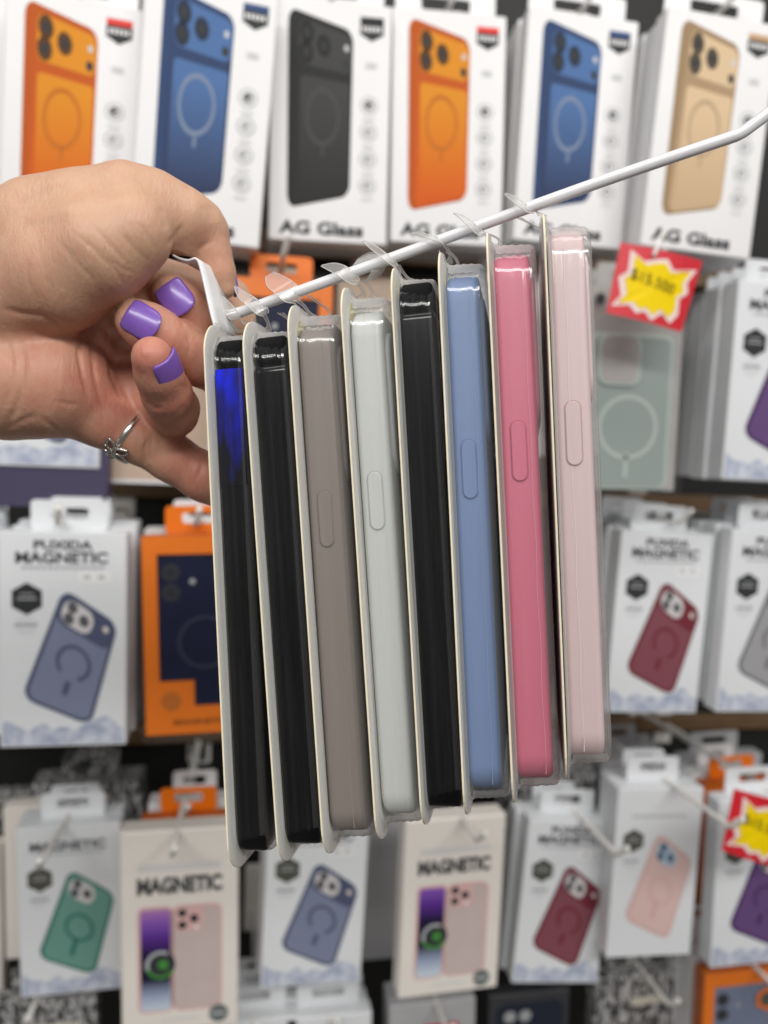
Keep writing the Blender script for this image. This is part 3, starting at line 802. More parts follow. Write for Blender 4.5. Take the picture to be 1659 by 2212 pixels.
# folded white label plate on the rod's end
plate = [(385, 560, .281), (400, 568, .281), (420, 572, .280), (434, 568, .279), (441, 580, .279), (449, 610, .279), (458, 650, .2785), (466, 685, .278), (474, 714, .278)]
pl = curve_pts([C(*p) for p in plate], 4)
dep = (F_ * math.cos(math.radians(18)) + R_ * math.sin(math.radians(18)))
vv = []
for k, p in enumerate(pl):
    for j, w_ in enumerate((-.004, 0, .005, .011)):
        vv.append(p + dep * w_ - pts[0])
ff = []
for k in range(len(pl) - 1):
    for j in range(3):
        a = k * 4 + j; ff.append((a, a + 1, a + 5, a + 4))
o = link('label_plate', mesh('label_plate', vv, ff), root, [mat('white_plate_plastic', (.80, .80, .81), .22)], True)
md = o.modifiers.new('thick', 'SOLIDIFY'); md.thickness = .0008
# clear hanging flap in front of the plate
LEAF = film_mat('tab_film', haze=.36, gloss=.05, rough=.16, bump=.12, hazecol=(.9, .88, .86), bscale=40, stretch=(3, 3, 3))

LEAFE = film_mat('tab_film_edge', haze=.75, gloss=.10, rough=.12, bump=.05, hazecol=(.92, .91, .89), bscale=40, stretch=(3, 3, 3))
# ------------------------------------------------------------------ the eight packs
CARD = mat('cream_backing_card', (0.76, 0.75, 0.71), 0.5, var=.05, vscale=60)
EDGE = mat('card_edge', (0.80, 0.71, 0.52), 0.7, var=.1, vscale=200)
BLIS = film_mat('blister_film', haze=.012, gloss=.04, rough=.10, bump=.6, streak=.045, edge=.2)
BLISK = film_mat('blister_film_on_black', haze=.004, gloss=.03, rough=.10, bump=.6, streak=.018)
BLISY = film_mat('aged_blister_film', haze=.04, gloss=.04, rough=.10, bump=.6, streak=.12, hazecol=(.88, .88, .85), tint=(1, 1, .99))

BLISEND = film_mat('blister_end_film', edge=.5, haze=.30, gloss=.06, rough=.22, bump=.6, hazecol=(.80, .79, .78), bscale=90, stretch=(2, 2, 2))
BLISRIM = film_mat('blister_rim_film', haze=.38, gloss=.12, rough=.09, bump=.7, hazecol=(.92, .92, .90), bscale=40, stretch=(4, 4, 1))
BLISEDGE = film_mat('blister_edge_film', haze=.15, gloss=.07, rough=.09, bump=.5, hazecol=(.88, .88, .86), bscale=40, stretch=(4, 4, 1))
BLISEDGEK = film_mat('blister_edge_film_on_black', haze=.05, gloss=.06, rough=.09, bump=.5, hazecol=(.88, .88, .86), bscale=40, stretch=(4, 4, 1))

def rbox_rings(x0, x1, y0, y1, z0, z1, rc, re, n=7, ne=5, draft=0.0):
    """rings of a slab standing in the y-z plane, thickness along x, rounded corners and rounded rims on both faces"""
    rings = []
    prof = []
    for i in range(ne + 1):
        a = math.pi / 2 * i / ne; prof.append((x0 + re * (1 - math.sin(a)), re * (1 - math.cos(a)) if False else re * (1 - math.cos(math.pi / 2 - a)) ))
    prof = [(x0 + re * (1 - math.cos(math.pi / 2 * i / ne)), re * (1 - math.sin(math.pi / 2 * i / ne))) for i in range(ne + 1)]
    prof += [(x1 - re * (1 - math.cos(math.pi / 2 * i / ne)), re * (1 - math.sin(math.pi / 2 * i / ne))) for i in range(ne, -1, -1)]
    for x, ins in prof:
        ins2 = ins + draft * (x - x0)
        p = rrect(y1 - y0 - 2 * ins2, z1 - z0 - 2 * ins2, max(rc - ins2, .001), n, y0 + ins2, z0 + ins2)
        rings.append([(x, a, b) for a, b in p])
    return rings

PACKS = [
 # key, colour, top(px), bottom(px), blister depth mm, label
 ('black_blue', 'black', (437, 712), (492, 1872), 12.6, 'leftmost blister pack, black case with a blue shine, next to the hand'),
 ('black_plain', 'black', (520, 705), (600, 1858), 14.2, 'second blister pack from the hand, plain black case'),
 ('taupe', 'taupe', (617, 668), (697, 1842), 16.0, 'blister pack with a taupe grey case'),
 ('white', 'white', (732, 628), (811, 1810), 14.6, 'blister pack with a milky white case'),
 ('black_right', 'black', (841, 584), (909, 1778), 13.8, 'blister pack with a black case between white and blue'),
 ('blue', 'blue', (944, 549), (1001, 1756), 14.6, 'blister pack with a light blue case'),
 ('pink', 'pink', (1049, 505), (1106, 1730), 15.6, 'blister pack with a rose pink case'),
 ('pale', 'pale', (1173, 463), (1222, 1678), 15.0, 'rightmost blister pack, pale pink case seen edge on'),
]
CASEM = {
 'taupe': mat('taupe_silicone', (0.235, 0.200, 0.178), 0.5, var=.06, vscale=9, stretch=(1, 1, .12)),
 'white': mat('milky_silicone', (0.57, 0.59, 0.585), 0.42, var=.04, vscale=9, stretch=(1, 1, .12), sss=.2),
 'blue': mat('blue_silicone', (0.175, 0.25, 0.43), 0.5, var=.07, vscale=9, stretch=(1, 1, .12)),
 'pink': mat('pink_silicone', (0.59, 0.155, 0.23), 0.48, var=.06, vscale=9, stretch=(1, 1, .12)),
 'pale': mat('pale_pink_silicone', (0.63, 0.485, 0.485), 0.48, var=.04, vscale=9, stretch=(1, 1, .12)),
 'black': mat('black_gloss_plastic', (0.003, 0.003, 0.004), 0.16, spec=.35, var=.2, vscale=15, stretch=(1, 1, .1), bump=.25, bscale=40),
}
FOAM = mat('black_velvet', (0.008, 0.008, 0.009), 0.9, spec=.2, bump=.9, bscale=1600)
YAWP = math.radians(10.5)
def blue_reflection():  # blue reflection painted into the colour, breaking up into black further down
    m = bpy.data.materials.new('painted_blue_reflection'); m.use_nodes = True; nt = m.node_tree; b = nt.nodes['Principled BSDF']
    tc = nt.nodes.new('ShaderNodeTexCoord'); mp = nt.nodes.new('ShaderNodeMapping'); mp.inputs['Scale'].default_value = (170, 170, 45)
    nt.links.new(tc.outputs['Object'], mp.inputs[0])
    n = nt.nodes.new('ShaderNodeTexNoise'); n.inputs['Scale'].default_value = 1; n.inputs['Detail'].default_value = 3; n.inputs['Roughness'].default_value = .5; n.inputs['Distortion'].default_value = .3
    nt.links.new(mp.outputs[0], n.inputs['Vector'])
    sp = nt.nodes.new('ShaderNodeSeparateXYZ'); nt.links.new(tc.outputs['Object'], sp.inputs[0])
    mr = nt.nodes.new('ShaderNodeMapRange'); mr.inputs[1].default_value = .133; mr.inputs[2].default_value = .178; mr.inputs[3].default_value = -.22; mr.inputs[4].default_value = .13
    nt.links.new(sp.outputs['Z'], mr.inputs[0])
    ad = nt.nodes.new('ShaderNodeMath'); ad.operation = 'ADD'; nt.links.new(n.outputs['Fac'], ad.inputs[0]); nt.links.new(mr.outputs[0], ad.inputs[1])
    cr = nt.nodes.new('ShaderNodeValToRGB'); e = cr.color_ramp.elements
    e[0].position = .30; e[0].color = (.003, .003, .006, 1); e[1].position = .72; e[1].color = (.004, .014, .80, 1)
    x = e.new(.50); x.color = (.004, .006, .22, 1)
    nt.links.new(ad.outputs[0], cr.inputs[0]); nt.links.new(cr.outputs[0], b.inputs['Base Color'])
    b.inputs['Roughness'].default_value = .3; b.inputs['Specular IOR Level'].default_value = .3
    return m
BLUEREFL = blue_reflection()

PINFO = []
for k, (key, colr, T, B, dep_mm, lab) in enumerate(PACKS):
    T = (T[0] - 1.3, T[1] - 26); B = (B[0] + 1.5, B[1] + 30)
    d0 = .262 - ((T[0] + B[0]) / 2 - 465) / 735 * .0195
    pT, pB = C(T[0], T[1], d0), C(B[0], B[1], d0)
    z = (pT - pB).normalized(); H = (pT - pB).length
    yv = F_ * math.cos(YAWP) + R_ * math.sin(YAWP); yv = (yv - z * yv.dot(z)).normalized()
    xv = yv.cross(z)
    mtx = Matrix(((xv.x, yv.x, z.x, pB.x), (xv.y, yv.y, z.y, pB.y), (xv.z, yv.z, z.z, pB.z), (0, 0, 0, 1)))
    root = thing('blister_pack', lab, 'phone case pack', mtx, 'blister packs hanging on the held rod')
    WD = .092; DX = dep_mm / 1000
    rnd = random.Random(k + 3)
    # backing card, slightly bowed
    bow = rnd.uniform(-.0006, .0006)
    def bowx(zz): return bow * math.sin(math.pi * zz / H)
    pts = rrect(WD, H, .0125, 8)
    npts = len(pts)
    rings = [[(0 + 0, a, b) for a, b in pts], [(.0006, a, b) for a, b in pts]]
    v, f = loft(rings)
    idx = [1] * (npts) + [0, 0]
    link('backing_card', mesh('backing_card', v, f, idx), root, [CARD, EDGE])
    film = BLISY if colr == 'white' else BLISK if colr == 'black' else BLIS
    if key in ('taupe', 'white', 'black_right', 'blue'):
        ya = rnd.uniform(.006, .010)
        v, f = box_vf(.00065, .0008, ya, ya + .012, H - .011, H - .0045)
        link('tape_patch', mesh('tape_patch', v, f), root, [mat('yellowed_tape', (.74, .68, .40), .4)])
    # clear blister: flange rim plus bubble
    fl = .0038
    y0, y1, z0, z1 = fl, WD - fl, fl * .95, H - fl * .75
    R = [[(.0009, a, b) for a, b in pts], [(.0013, .0004 + a * (1 - .0008 / WD), .0004 + b * (1 - .0008 / H)) for a, b in pts],
         [(.0013, a, b) for a, b in rrect(y1 - y0 + .0026, z1 - z0 + .0026, .0135, 8, y0 - .0013, z0 - .0013)]]
    R.append([(.0021, a, b) for a, b in rrect(y1 - y0 + .0006, z1 - z0 + .0006, .0125, 8, y0 - .0003, z0 - .0003)])
    re = .0024
    for q_, t in enumerate((.06, .2, .3, .42, .55, .66, .8, .93)):
        x = .0021 + (DX - re - .0021) * t; ins = .0003 + .0005 * t + (.00016 if q_ % 2 else -.00012) * rnd.uniform(.4, 1.2)
        R.append([(x, a, b) for a, b in rrect(y1 - y0 - 2 * ins, z1 - z0 - 2 * ins, .012, 8, y0 + ins, z0 + ins)])
    for i in range(5):
        a_ = math.pi / 2 * i / 4; ins = .0008 + re * (1 - math.cos(a_)); x = DX - re + re * math.sin(a_)
        R.append([(x, a, b) for a, b in rrect(y1 - y0 - 2 * ins, z1 - z0 - 2 * ins, .012 - re * .8 * (1 - math.cos(a_)), 8, y0 + ins, z0 + ins)])
    v, f = loft(R, False, True)
    bm_ = mesh('clear_blister', v, f)
    bm_.polygons.foreach_set('material_index', [1 if (abs(p.normal.z) > .55 and p.center.x > .0018) else (2 if p.center.x < .0022 else 3 if (p.center.x > DX - re and abs(p.normal.x) < .985) else 0) for p in bm_.polygons])
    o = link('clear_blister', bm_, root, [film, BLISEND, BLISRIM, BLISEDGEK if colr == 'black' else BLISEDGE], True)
    # the phone case inside
    m = CASEM[colr]
    bumpx = .0013
    cx0, cx1 = .0016, DX - .0008 - bumpx * (colr != 'black')
    cy0, cy1 = y0 + .0013, y1 - .0016
    topgap = {'black': .0030, 'taupe': .0030, 'white': .0046, 'blue': .0040, 'pink': .0034, 'pale': .0014}[colr]
    botgap = {'black': .0018, 'taupe': .0016, 'white': .0024, 'blue': .0028, 'pink': .0022, 'pale': .0016}[colr]
    cz0, cz1 = z0 + botgap + .0016, z1 - topgap - .0012
    rings = rbox_rings(cx0, cx1, cy0, cy1, cz0, cz1 - (.0088 if colr == 'black' else 0), .010 if colr != 'black' else .0035, .0022 if colr != 'black' else .0012, 8, 5)
    v, f = loft(rings)
    case = link('phone_case', mesh('phone_case', v, f), root, [m], True)
    if colr == 'black':
        # felt topped tray: a matt cap over the glossy body
        v, f = loft(rbox_rings(cx0 + .0003, cx1 - .0002, cy0 + .0002, cy1 - .0002, cz1 - .0086, cz1 + .0006, .0042, .0016, 8, 5))
        link('felt_cap', mesh('felt_cap', v, f), root, [FOAM], True)
    else:
        # camera bump on the back of the case
        v, f = loft(rbox_rings(cx1 - .001, cx1 + bumpx, cy0 + .0045, cy1 - .008, cz1 - .056, cz1 - .007, .008, .001, 6, 3))
        cb = link('camera_bump', mesh('camera_bump', v, f), case, [m], True)
        # button: a raised pill in a shallow moulded rim
        bz = {'taupe': (1063, 1186), 'white': (1021, 1148), 'blue': (950, 1079), 'pink': (909, 1041), 'pale': (865, 1006)}[colr]
        f0, f1 = [(B[1] + 0 - q) / (B[1] - T[1]) * H for q in (bz[1], bz[0])]
        cxm = (cx0 + cx1) / 2 - .0003; bw = .0024
        bp = rrect(bw * 2, f1 - f0, bw * .98, 8, cxm - bw, f0)
        bo = rrect(bw * 2 + .0007, f1 - f0 + .0007, bw * 1.0 + .00035, 8, cxm - bw - .00035, f0 - .00035)
        def pil(p, s, yy):
            cxx = cxm; czz = (f0 + f1) / 2
            return [(cxx + (a - cxx) * s, yy, czz + (b - czz) * (1 - (1 - s) * .25)) for a, b in p]
        yb = cy0
        v, f = loft([pil(bp, 1, yb + .0006), pil(bp, 1, yb - .0002), pil(bp, .9, yb - .0005)], False, True)
        f = [tuple(reversed(q)) for q in f]
        link('volume_button', mesh('volume_button', v, f), case, [m], False)
        n = len(bo)
        groove = [(a, yb - .00006, b) for a, b in bo] + [(a, yb - .00006, b) for a, b in bp]
        dk = mat(colr + '_groove', tuple(c.default_value[i] if False else 0 for i in range(0)) or tuple(x * .80 for x in {'taupe': (.235, .2, .178), 'white': (.50, .51, .50), 'blue': (.17, .245, .44), 'pink': (.50, .13, .2), 'pale': (.56, .36, .37)}[colr]), .6)
        link('button_rim', mesh('button_rim', groove, [(i, (i + 1) % n, n + (i + 1) % n, n + i) for i in range(n)]), case, [dk])
        # moulding seam along the side
        if colr in ('taupe', 'blue', 'pink', 'pale'):
            sx = {'taupe': .68, 'blue': .74, 'pink': .80, 'pale': .40}[colr]
            xs = cx0 + (cx1 - cx0) * sx
            p0 = [(xs + .0002 * math.sin(i * 1.3 + k), yb - .00002, cz0 + .004 + (cz1 - cz0 - .012) * i / 24) for i in range(25)]
            v, f = tube_vf(p0, .00013, 5)
            link('mould_seam', mesh('mould_seam', v, f), case, [mat(colr + '_seam', {'taupe': (.30, .26, .24), 'blue': (.27, .35, .55), 'pink': (.72, .3, .38), 'pale': (.74, .62, .62)}[colr], .4)])
    if key == 'black_blue':  # flat patch that carries the painted blue reflection
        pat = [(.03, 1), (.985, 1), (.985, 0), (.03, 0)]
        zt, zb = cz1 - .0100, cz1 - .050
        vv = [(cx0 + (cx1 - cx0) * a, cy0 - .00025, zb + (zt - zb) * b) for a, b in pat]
        link('blue_reflection', mesh('blue_reflection', vv, [tuple(reversed(range(len(vv))))]), root, [BLUEREFL], label='vivid blue reflection painted near the top')
    PINFO.append((root, mtx, H, key))

# ------------------------------------------------------------------ clear hang tabs from the packs to the rod
def ribbon(path, widths, wdir, nsub=5):
    """thin film strip along a path; widths in metres, wdir one direction per control point or one for all"""
    c = curve_pts(path, nsub)
    ws = curve_pts([Vector((w, 0, 0)) for w in widths], nsub)
    if isinstance(wdir, Vector): wdir = [wdir] * len(path)
    wd = curve_pts(wdir, nsub)
    vv, ff = [], []
    for p, w, dd in zip(c, ws, wd):
        dd = dd.normalized(); hw = max(w.x, .0001) / 2
        vv += [p - dd * hw, p, p + dd * hw]
    for i in range(len(c) - 1):
        a = i * 3
        ff += [(a, a + 1, a + 4, a + 3), (a + 1, a + 2, a + 5, a + 4)]
    return vv, ff
def scr(dx, dy, dz=0.0):  # direction in picture terms: right, down, away
    return R_ * dx - U_ * dy + F_ * dz
# per pack: leaf path (px), leaf width dir, strands
TABS = [
 dict(leaf=[(480, 640), (487, 655), (497, 672), (510, 690)], lw=[.0004, .0030, .0046, .0036], ld=scr(.85, -.35, .5), s=[[(497, 676), (502, 700), (512, 712), (524, 718)], [(520, 690), (532, 702), (548, 714)]], d=-.004),
 dict(leaf=[(507, 618), (520, 634), (540, 650), (566, 672), (574, 680)], lw=[.0004, .0030, .0046, .0048, .0024], ld=scr(.72, -.55, .45), s=[[(562, 668), (576, 690), (580, 704), (576, 716)], [(606, 676), (624, 690), (642, 705)]], d=-.004),
 dict(leaf=[(582, 592), (594, 606), (612, 620), (634, 640), (644, 650)], lw=[.0034, .0072, .0082, .0080, .0034], ld=scr(.74, -.58, .4), s=[[(640, 648), (656, 660), (668, 676), (676, 684)], [(664, 636), (684, 652), (708, 668), (714, 682), (716, 690)]], d=-.004),
 dict(leaf=[(694, 574), (716, 576), (740, 586), (762, 602), (774, 612)], lw=[.0004, .0040, .0052, .0050, .0024], ld=scr(.5, -.75, .45), s=[[(766, 606), (780, 620), (785, 634), (778, 642)], [(788, 605), (796, 616), (806, 632), (808, 646)]], d=-.004),
 dict(leaf=[(784, 520), (800, 530), (822, 546), (846, 566), (858, 576)], lw=[.0006, .0024, .0030, .0028, .0016], ld=scr(.6, -.6, .55), s=[[(850, 570), (862, 582), (862, 592), (858, 600)], [(858, 572), (872, 590), (884, 602), (900, 607)]], d=-.004),
 dict(leaf=[(888, 504), (906, 504), (928, 512), (948, 518), (960, 526)], lw=[.0004, .0014, .0020, .0020, .0014], ld=scr(.3, -.8, .6), s=[[(954, 522), (968, 540), (972, 556), (968, 570)], [(968, 544), (984, 558), (990, 574), (986, 584)]], d=-.004),
 dict(leaf=[(981, 461), (996, 468), (1014, 482), (1036, 502), (1048, 508)], lw=[.0004, .0020, .0032, .0036, .0026], ld=scr(.55, -.6, .6), s=[[(1044, 505), (1056, 512), (1056, 524), (1066, 532)], [(1048, 504), (1070, 512), (1080, 522), (1078, 540)]], d=-.004),
 dict(leaf=[(1090, 418), (1104, 426), (1124, 440), (1142, 454), (1156, 458)], lw=[.0010, .0028, .0036, .0034, .002], ld=scr(.55, -.6, .6), s=[[(1146, 454), (1160, 458), (1172, 466)], [(1120, 470), (1140, 480), (1160, 490), (1172, 492)]], d=-.004),
]
for (root, mtx, H, key), tb in zip(PINFO, TABS):
    inv = mtx.inverted()
    def add(name, path, lw, ld):
        vv, ff = ribbon(path, lw, ld)
        ix = [0] * len(ff)
        n0 = len(vv) // 3
        for e_ in (0, 2):
            tv, tf = tube_vf([vv[3 * i + e_] for i in range(n0)], .00017, 5)
            kk = len(vv); vv = vv + tv; ff = ff + [tuple(q + kk for q in t_) for t_ in tf]; ix += [1] * len(tf)
        o = link(name, mesh(name, [inv @ p for p in vv], ff, ix), root, [LEAF, LEAFE], True)
        return o
    L = tb['leaf']
    path = []
    for i, (a, b) in enumerate(L):
        dd = rod_d(a) - .0035 + .0015 * abs(i - 2)
        path.append(C(a, b, dd))
    leaf = add('hang_tab', path, tb['lw'], tb['ld'])
    for j, sp in enumerate(tb['s']):
        n = len(sp); d_end = .2745 - (sp[-1][0] - 495) / 1105 * .027 + .012 + (.012 if j else 0)
        d_st = rod_d(sp[0][0]) - .002 if j == 0 else rod_d(sp[0][0]) + .004
        path = [C(a, b, d_st + (d_end - d_st) * i / (n - 1)) for i, (a, b) in enumerate(sp)]
        w = [.0022] + [.0012] * (n - 2) + [.004]
        add('tab_strand', path, w, scr(.8, -.2, .55))
    # the glued foot of the tab, lying on the back of the card's top edge
    s0, s1 = tb['s'][0][-1], tb['s'][1][-1]
    v, f = box_vf(-.0005, -.0001, .012, .045, H - .014, H + .0012)
    o = link('tab_foot', mesh('tab_foot', v, f), root, [LEAF])
# spare empty tab still on the rod
vv, ff = ribbon([C(752, 588, rod_d(770) - .0005), C(770, 566, rod_d(775) + .0045), C(800, 556, rod_d(800) + .005), C(826, 562, rod_d(820) + .004)], [.002, .0045, .0062, .0045], scr(.3, -.7, .5))
c0 = vv[0]
ob = thing('loose_hang_tab', 'clear empty hang tab left on the rod above the white pack', 'hang tab', Matrix.Translation(c0))
o = link('upper_flap', mesh('upper_flap', [p - c0 for p in vv], ff), ob, [LEAF], True)
o.modifiers.new('thick', 'SOLIDIFY').thickness = .0003
vv, ff = ribbon([C(826, 560, rod_d(820) + .004), C(818, 580, rod_d(815) + .0005), C(806, 600, rod_d(800) - .0022 + .004), C(796, 606, rod_d(790) + .003)], [.0045, .0058, .0056, .0034], scr(.85, -.35, .2))
o = link('lower_flap', mesh('lower_flap', [p - c0 for p in vv], ff), ob, [LEAF], True)
o.modifiers.new('thick', 'SOLIDIFY').thickness = .0003

# ------------------------------------------------------------------ the hand (one continuous skin, millimetres in the lens frame)
def q3(px, py, d): return np.array(((px - CX) / FPX * d, -(py - CY) / FPX * d, d))
G = 0.8
lo = np.array((-215.0, -22.0, 236.0)); hi = np.array((-38.0, 134.0, 352.0))
dims = np.ceil((hi - lo) / G).astype(int) + 1
axs = [lo[i] + G * np.arange(dims[i]) for i in range(3)]
def fresh(): return np.full(dims, 60.0, np.float32)
def sub_range(a, b, r, pad):
    mn = np.minimum(a, b) - r - pad; mx = np.maximum(a, b) + r + pad
    i0 = np.clip(((mn - lo) / G).astype(int), 0, dims); i1 = np.clip(((mx - lo) / G).astype(int) + 2, 0, dims)
    return tuple(slice(int(p), int(q_)) for p, q_ in zip(i0, i1))
def smin(a, b, k):
    if k <= 0: return np.minimum(a, b)
    h = np.clip(.5 + .5 * (b - a) / k, 0, 1)
    return b + (a - b) * h - k * h * (1 - h)
def cone(fld, a, b, ra, rb, k, sq=None):
    sl = sub_range(a, b, max(ra, rb), k + 8)
    X = axs[0][sl[0]][:, None, None]; Y = axs[1][sl[1]][None, :, None]; Z = axs[2][sl[2]][None, None, :]
    ba = b - a; L2 = float(ba @ ba) + 1e-6
    t = np.clip(((X - a[0]) * ba[0] + (Y - a[1]) * ba[1] + (Z - a[2]) * ba[2]) / L2, 0, 1)
    dx, dy, dz = X - a[0] - t * ba[0], Y - a[1] - t * ba[1], Z - a[2] - t * ba[2]
    d = np.sqrt(dx * dx + dy * dy + dz * dz) - (ra + (rb - ra) * t)
    fld[sl] = smin(fld[sl], d.astype(np.float32), k)
def chain(fld, pts, k):
    for (p, r), (p2, r2) in zip(pts[:-1], pts[1:]): cone(fld, p, p2, r, r2, k)

palm = fresh()
K = 5
A0, A1 = q3(-230, 705, 305), q3(-60, 705, 302)
cone(palm, A0 + np.array((0, 10, 0)), A1 + np.array((0, 10, 0)), 27, 27, K)
cone(palm, A0 - np.array((0, 10, 0)), A1 - np.array((0, 12, 0)), 26, 27, K)
# heel of the hand below
chain(palm, [(q3(-120, 790, 292), 23), (q3(20, 822, 287), 21.0), (q3(110, 828, 286), 19.5), (q3(165, 840, 291), 15)], K)
# ball of the thumb above
chain(palm, [(q3(-110, 630, 296), 21.5), (q3(0, 605, 287), 22.5), (q3(108, 528, 281), 22.5), (q3(190, 494, 277), 19.5), (q3(270, 458, 276), 15.5)], K)
chain(palm, [(q3(40, 640, 277), 19), (q3(130, 592, 270), 18.5), (q3(215, 540, 266), 17.0), (q3(280, 505, 266), 14.5)], K)
cone(palm, q3(40, 700, 296), q3(140, 770, 300), 20, 18, K)
MC = [q3(300, 600, 321), q3(300, 700, 322), q3(275, 800, 319), q3(215, 885, 300)]
for mcp, r in zip(MC, (13, 12.5, 12, 11)):
    cone(palm, q3(40, 720, 310), mcp, 20, r, K)
# thumb: knuckle, first segment
chain(palm, [(q3(280, 452, 276), 15.0), (q3(330, 452, 279), 12.0), (q3(395, 478, 283), 11.0)], 6)
thumb = fresh()
chain(thumb, [(q3(330, 452, 279), 12.0), (q3(395, 478, 283), 11.0), (q3(432, 492, 287), 9.0), (q3(446, 506, 289), 7.6)], 4)
chain(thumb, [(q3(442, 502, 287), 7.6), (q3(460, 548, 288), 6.2), (q3(474, 590, 289), 5.4), (q3(486, 622, 290), 4.0)], 3)
chain(thumb, [(q3(448, 502, 293), 7.4), (q3(463, 548, 295), 6.0), (q3(477, 590, 296), 5.2), (q3(488, 622, 296), 4.0)], 3)
# fingers
index = fresh()
chain(index, [(q3(300, 600, 321), 11), (q3(490, 650, 322), 9.5), (q3(500, 690, 314), 9.2), (q3(424, 694, 291), 8.7), (q3(392, 660, 286), 8.3), (q3(368, 635, 284), 7.3)], 3)
middle = fresh()
chain(middle, [(q3(300, 700, 322), 10.5), (q3(480, 800, 324), 9.8), (q3(500, 820, 312), 9.6), (q3(436, 780, 290), 9.3), (q3(352, 730, 278), 8.7), (q3(320, 708, 275), 8.4), (q3(294, 692, 274), 7.4)], 3)
ring = fresh()
chain(ring, [(q3(275, 800, 319), 11), (q3(300, 850, 304), 10), (q3(372, 890, 296), 9.4), (q3(374, 882, 284), 9.0), (q3(360, 850, 273), 8.4), (q3(343, 808, 264), 7.7), (q3(329, 772, 258), 6.9)], 3)
pinky = fresh()
chain(pinky, [(q3(150, 860, 293), 12), (q3(215, 898, 294), 11), (q3(300, 948, 298), 9.1), (q3(370, 988, 303), 9.0), (q3(440, 1030, 307), 9.2), (q3(510, 1070, 313), 8.0), (q3(556, 1098, 316), 6.4)], 4)
cone(palm, q3(150, 860, 293), q3(240, 912, 295), 12, 10.2, 7)
cone(palm, q3(275, 800, 319), q3(300, 850, 304), 11, 10, 5)
fld = palm
for g, k in ((thumb, 2.5), (index, 1.2), (middle, 1.2), (ring, 1.2), (pinky, 1.5)):
    fld = smin(fld, g, k)
fld[0] = fld[-1] = 5; fld[:, 0] = fld[:, -1] = 5; fld[:, :, 0] = fld[:, :, -1] = 5

def surface_nets(V):
    ins = V < 0
    c = [ins[:-1, :-1, :-1], ins[1:, :-1, :-1], ins[:-1, 1:, :-1], ins[1:, 1:, :-1], ins[:-1, :-1, 1:], ins[1:, :-1, 1:], ins[:-1, 1:, 1:], ins[1:, 1:, 1:]]
    cnt = sum(x.astype(np.int8) for x in c)
    act = np.argwhere((cnt > 0) & (cnt < 8))
    ids = -np.ones(cnt.shape, np.int64); ids[tuple(act.T)] = np.arange(len(act))
    offs = np.array([(0, 0, 0), (1, 0, 0), (0, 1, 0), (1, 1, 0), (0, 0, 1), (1, 0, 1), (0, 1, 1), (1, 1, 1)])
    vals = np.stack([V[tuple((act + o).T)] for o in offs], 1)
    pos = np.zeros((len(act), 3)); num = np.zeros(len(act))
    for a in range(8):
        for b in range(a + 1, 8):
            if np.abs(offs[a] - offs[b]).sum() != 1: continue
            va, vb = vals[:, a], vals[:, b]; x = (va < 0) != (vb < 0)
            t = np.where(x, va / np.where(x, va - vb, 1), 0)
            pos += np.where(x[:, None], offs[a] + t[:, None] * (offs[b] - offs[a]), 0); num += x
    pos = act + pos / num[:, None]
    faces = []
    for ax in range(3):
        s0 = [slice(None)] * 3; s1 = [slice(None)] * 3; s0[ax] = slice(0, -1); s1[ax] = slice(1, None)
        e = np.argwhere(ins[tuple(s0)] != ins[tuple(s1)])
        o1, o2 = [i for i in range(3) if i != ax]
        e = e[(e[:, o1] > 0) & (e[:, o2] > 0) & (e[:, o1] < V.shape[o1] - 1) & (e[:, o2] < V.shape[o2] - 1)]
        d1 = np.zeros(3, int); d1[o1] = 1; d2 = np.zeros(3, int); d2[o2] = 1
        q_ = np.stack([ids[tuple((e - d1 - d2).T)], ids[tuple((e - d2).T)], ids[tuple(e.T)], ids[tuple((e - d1).T)]], 1)
        flip = ins[tuple(e.T)]
        if ax == 1: flip = ~flip
        q_[~flip] = q_[~flip][:, ::-1]
        faces.append(q_)
    return pos, np.concatenate(faces)
vp, fc = surface_nets(fld)
gr = np.gradient(fld)
ii = np.clip(np.round(vp).astype(int), 0, dims - 1)
nrm = np.stack([g[tuple(ii.T)] for g in gr], 1); nrm /= np.linalg.norm(nrm, axis=1)[:, None] + 1e-9
mm = lo + vp * G
# light smoothing to take out the stair steps
edges = np.concatenate([fc[:, [0, 1]], fc[:, [1, 2]], fc[:, [2, 3]], fc[:, [3, 0]]])
for it in range(3):
    acc = np.zeros_like(mm); n_ = np.zeros(len(mm))
    for a, b in ((0, 1), (1, 0)):
        np.add.at(acc, edges[:, a], mm[edges[:, b]]); np.add.at(n_, edges[:, a], 1)
    mm = mm + .5 * (acc / n_[:, None] - mm)
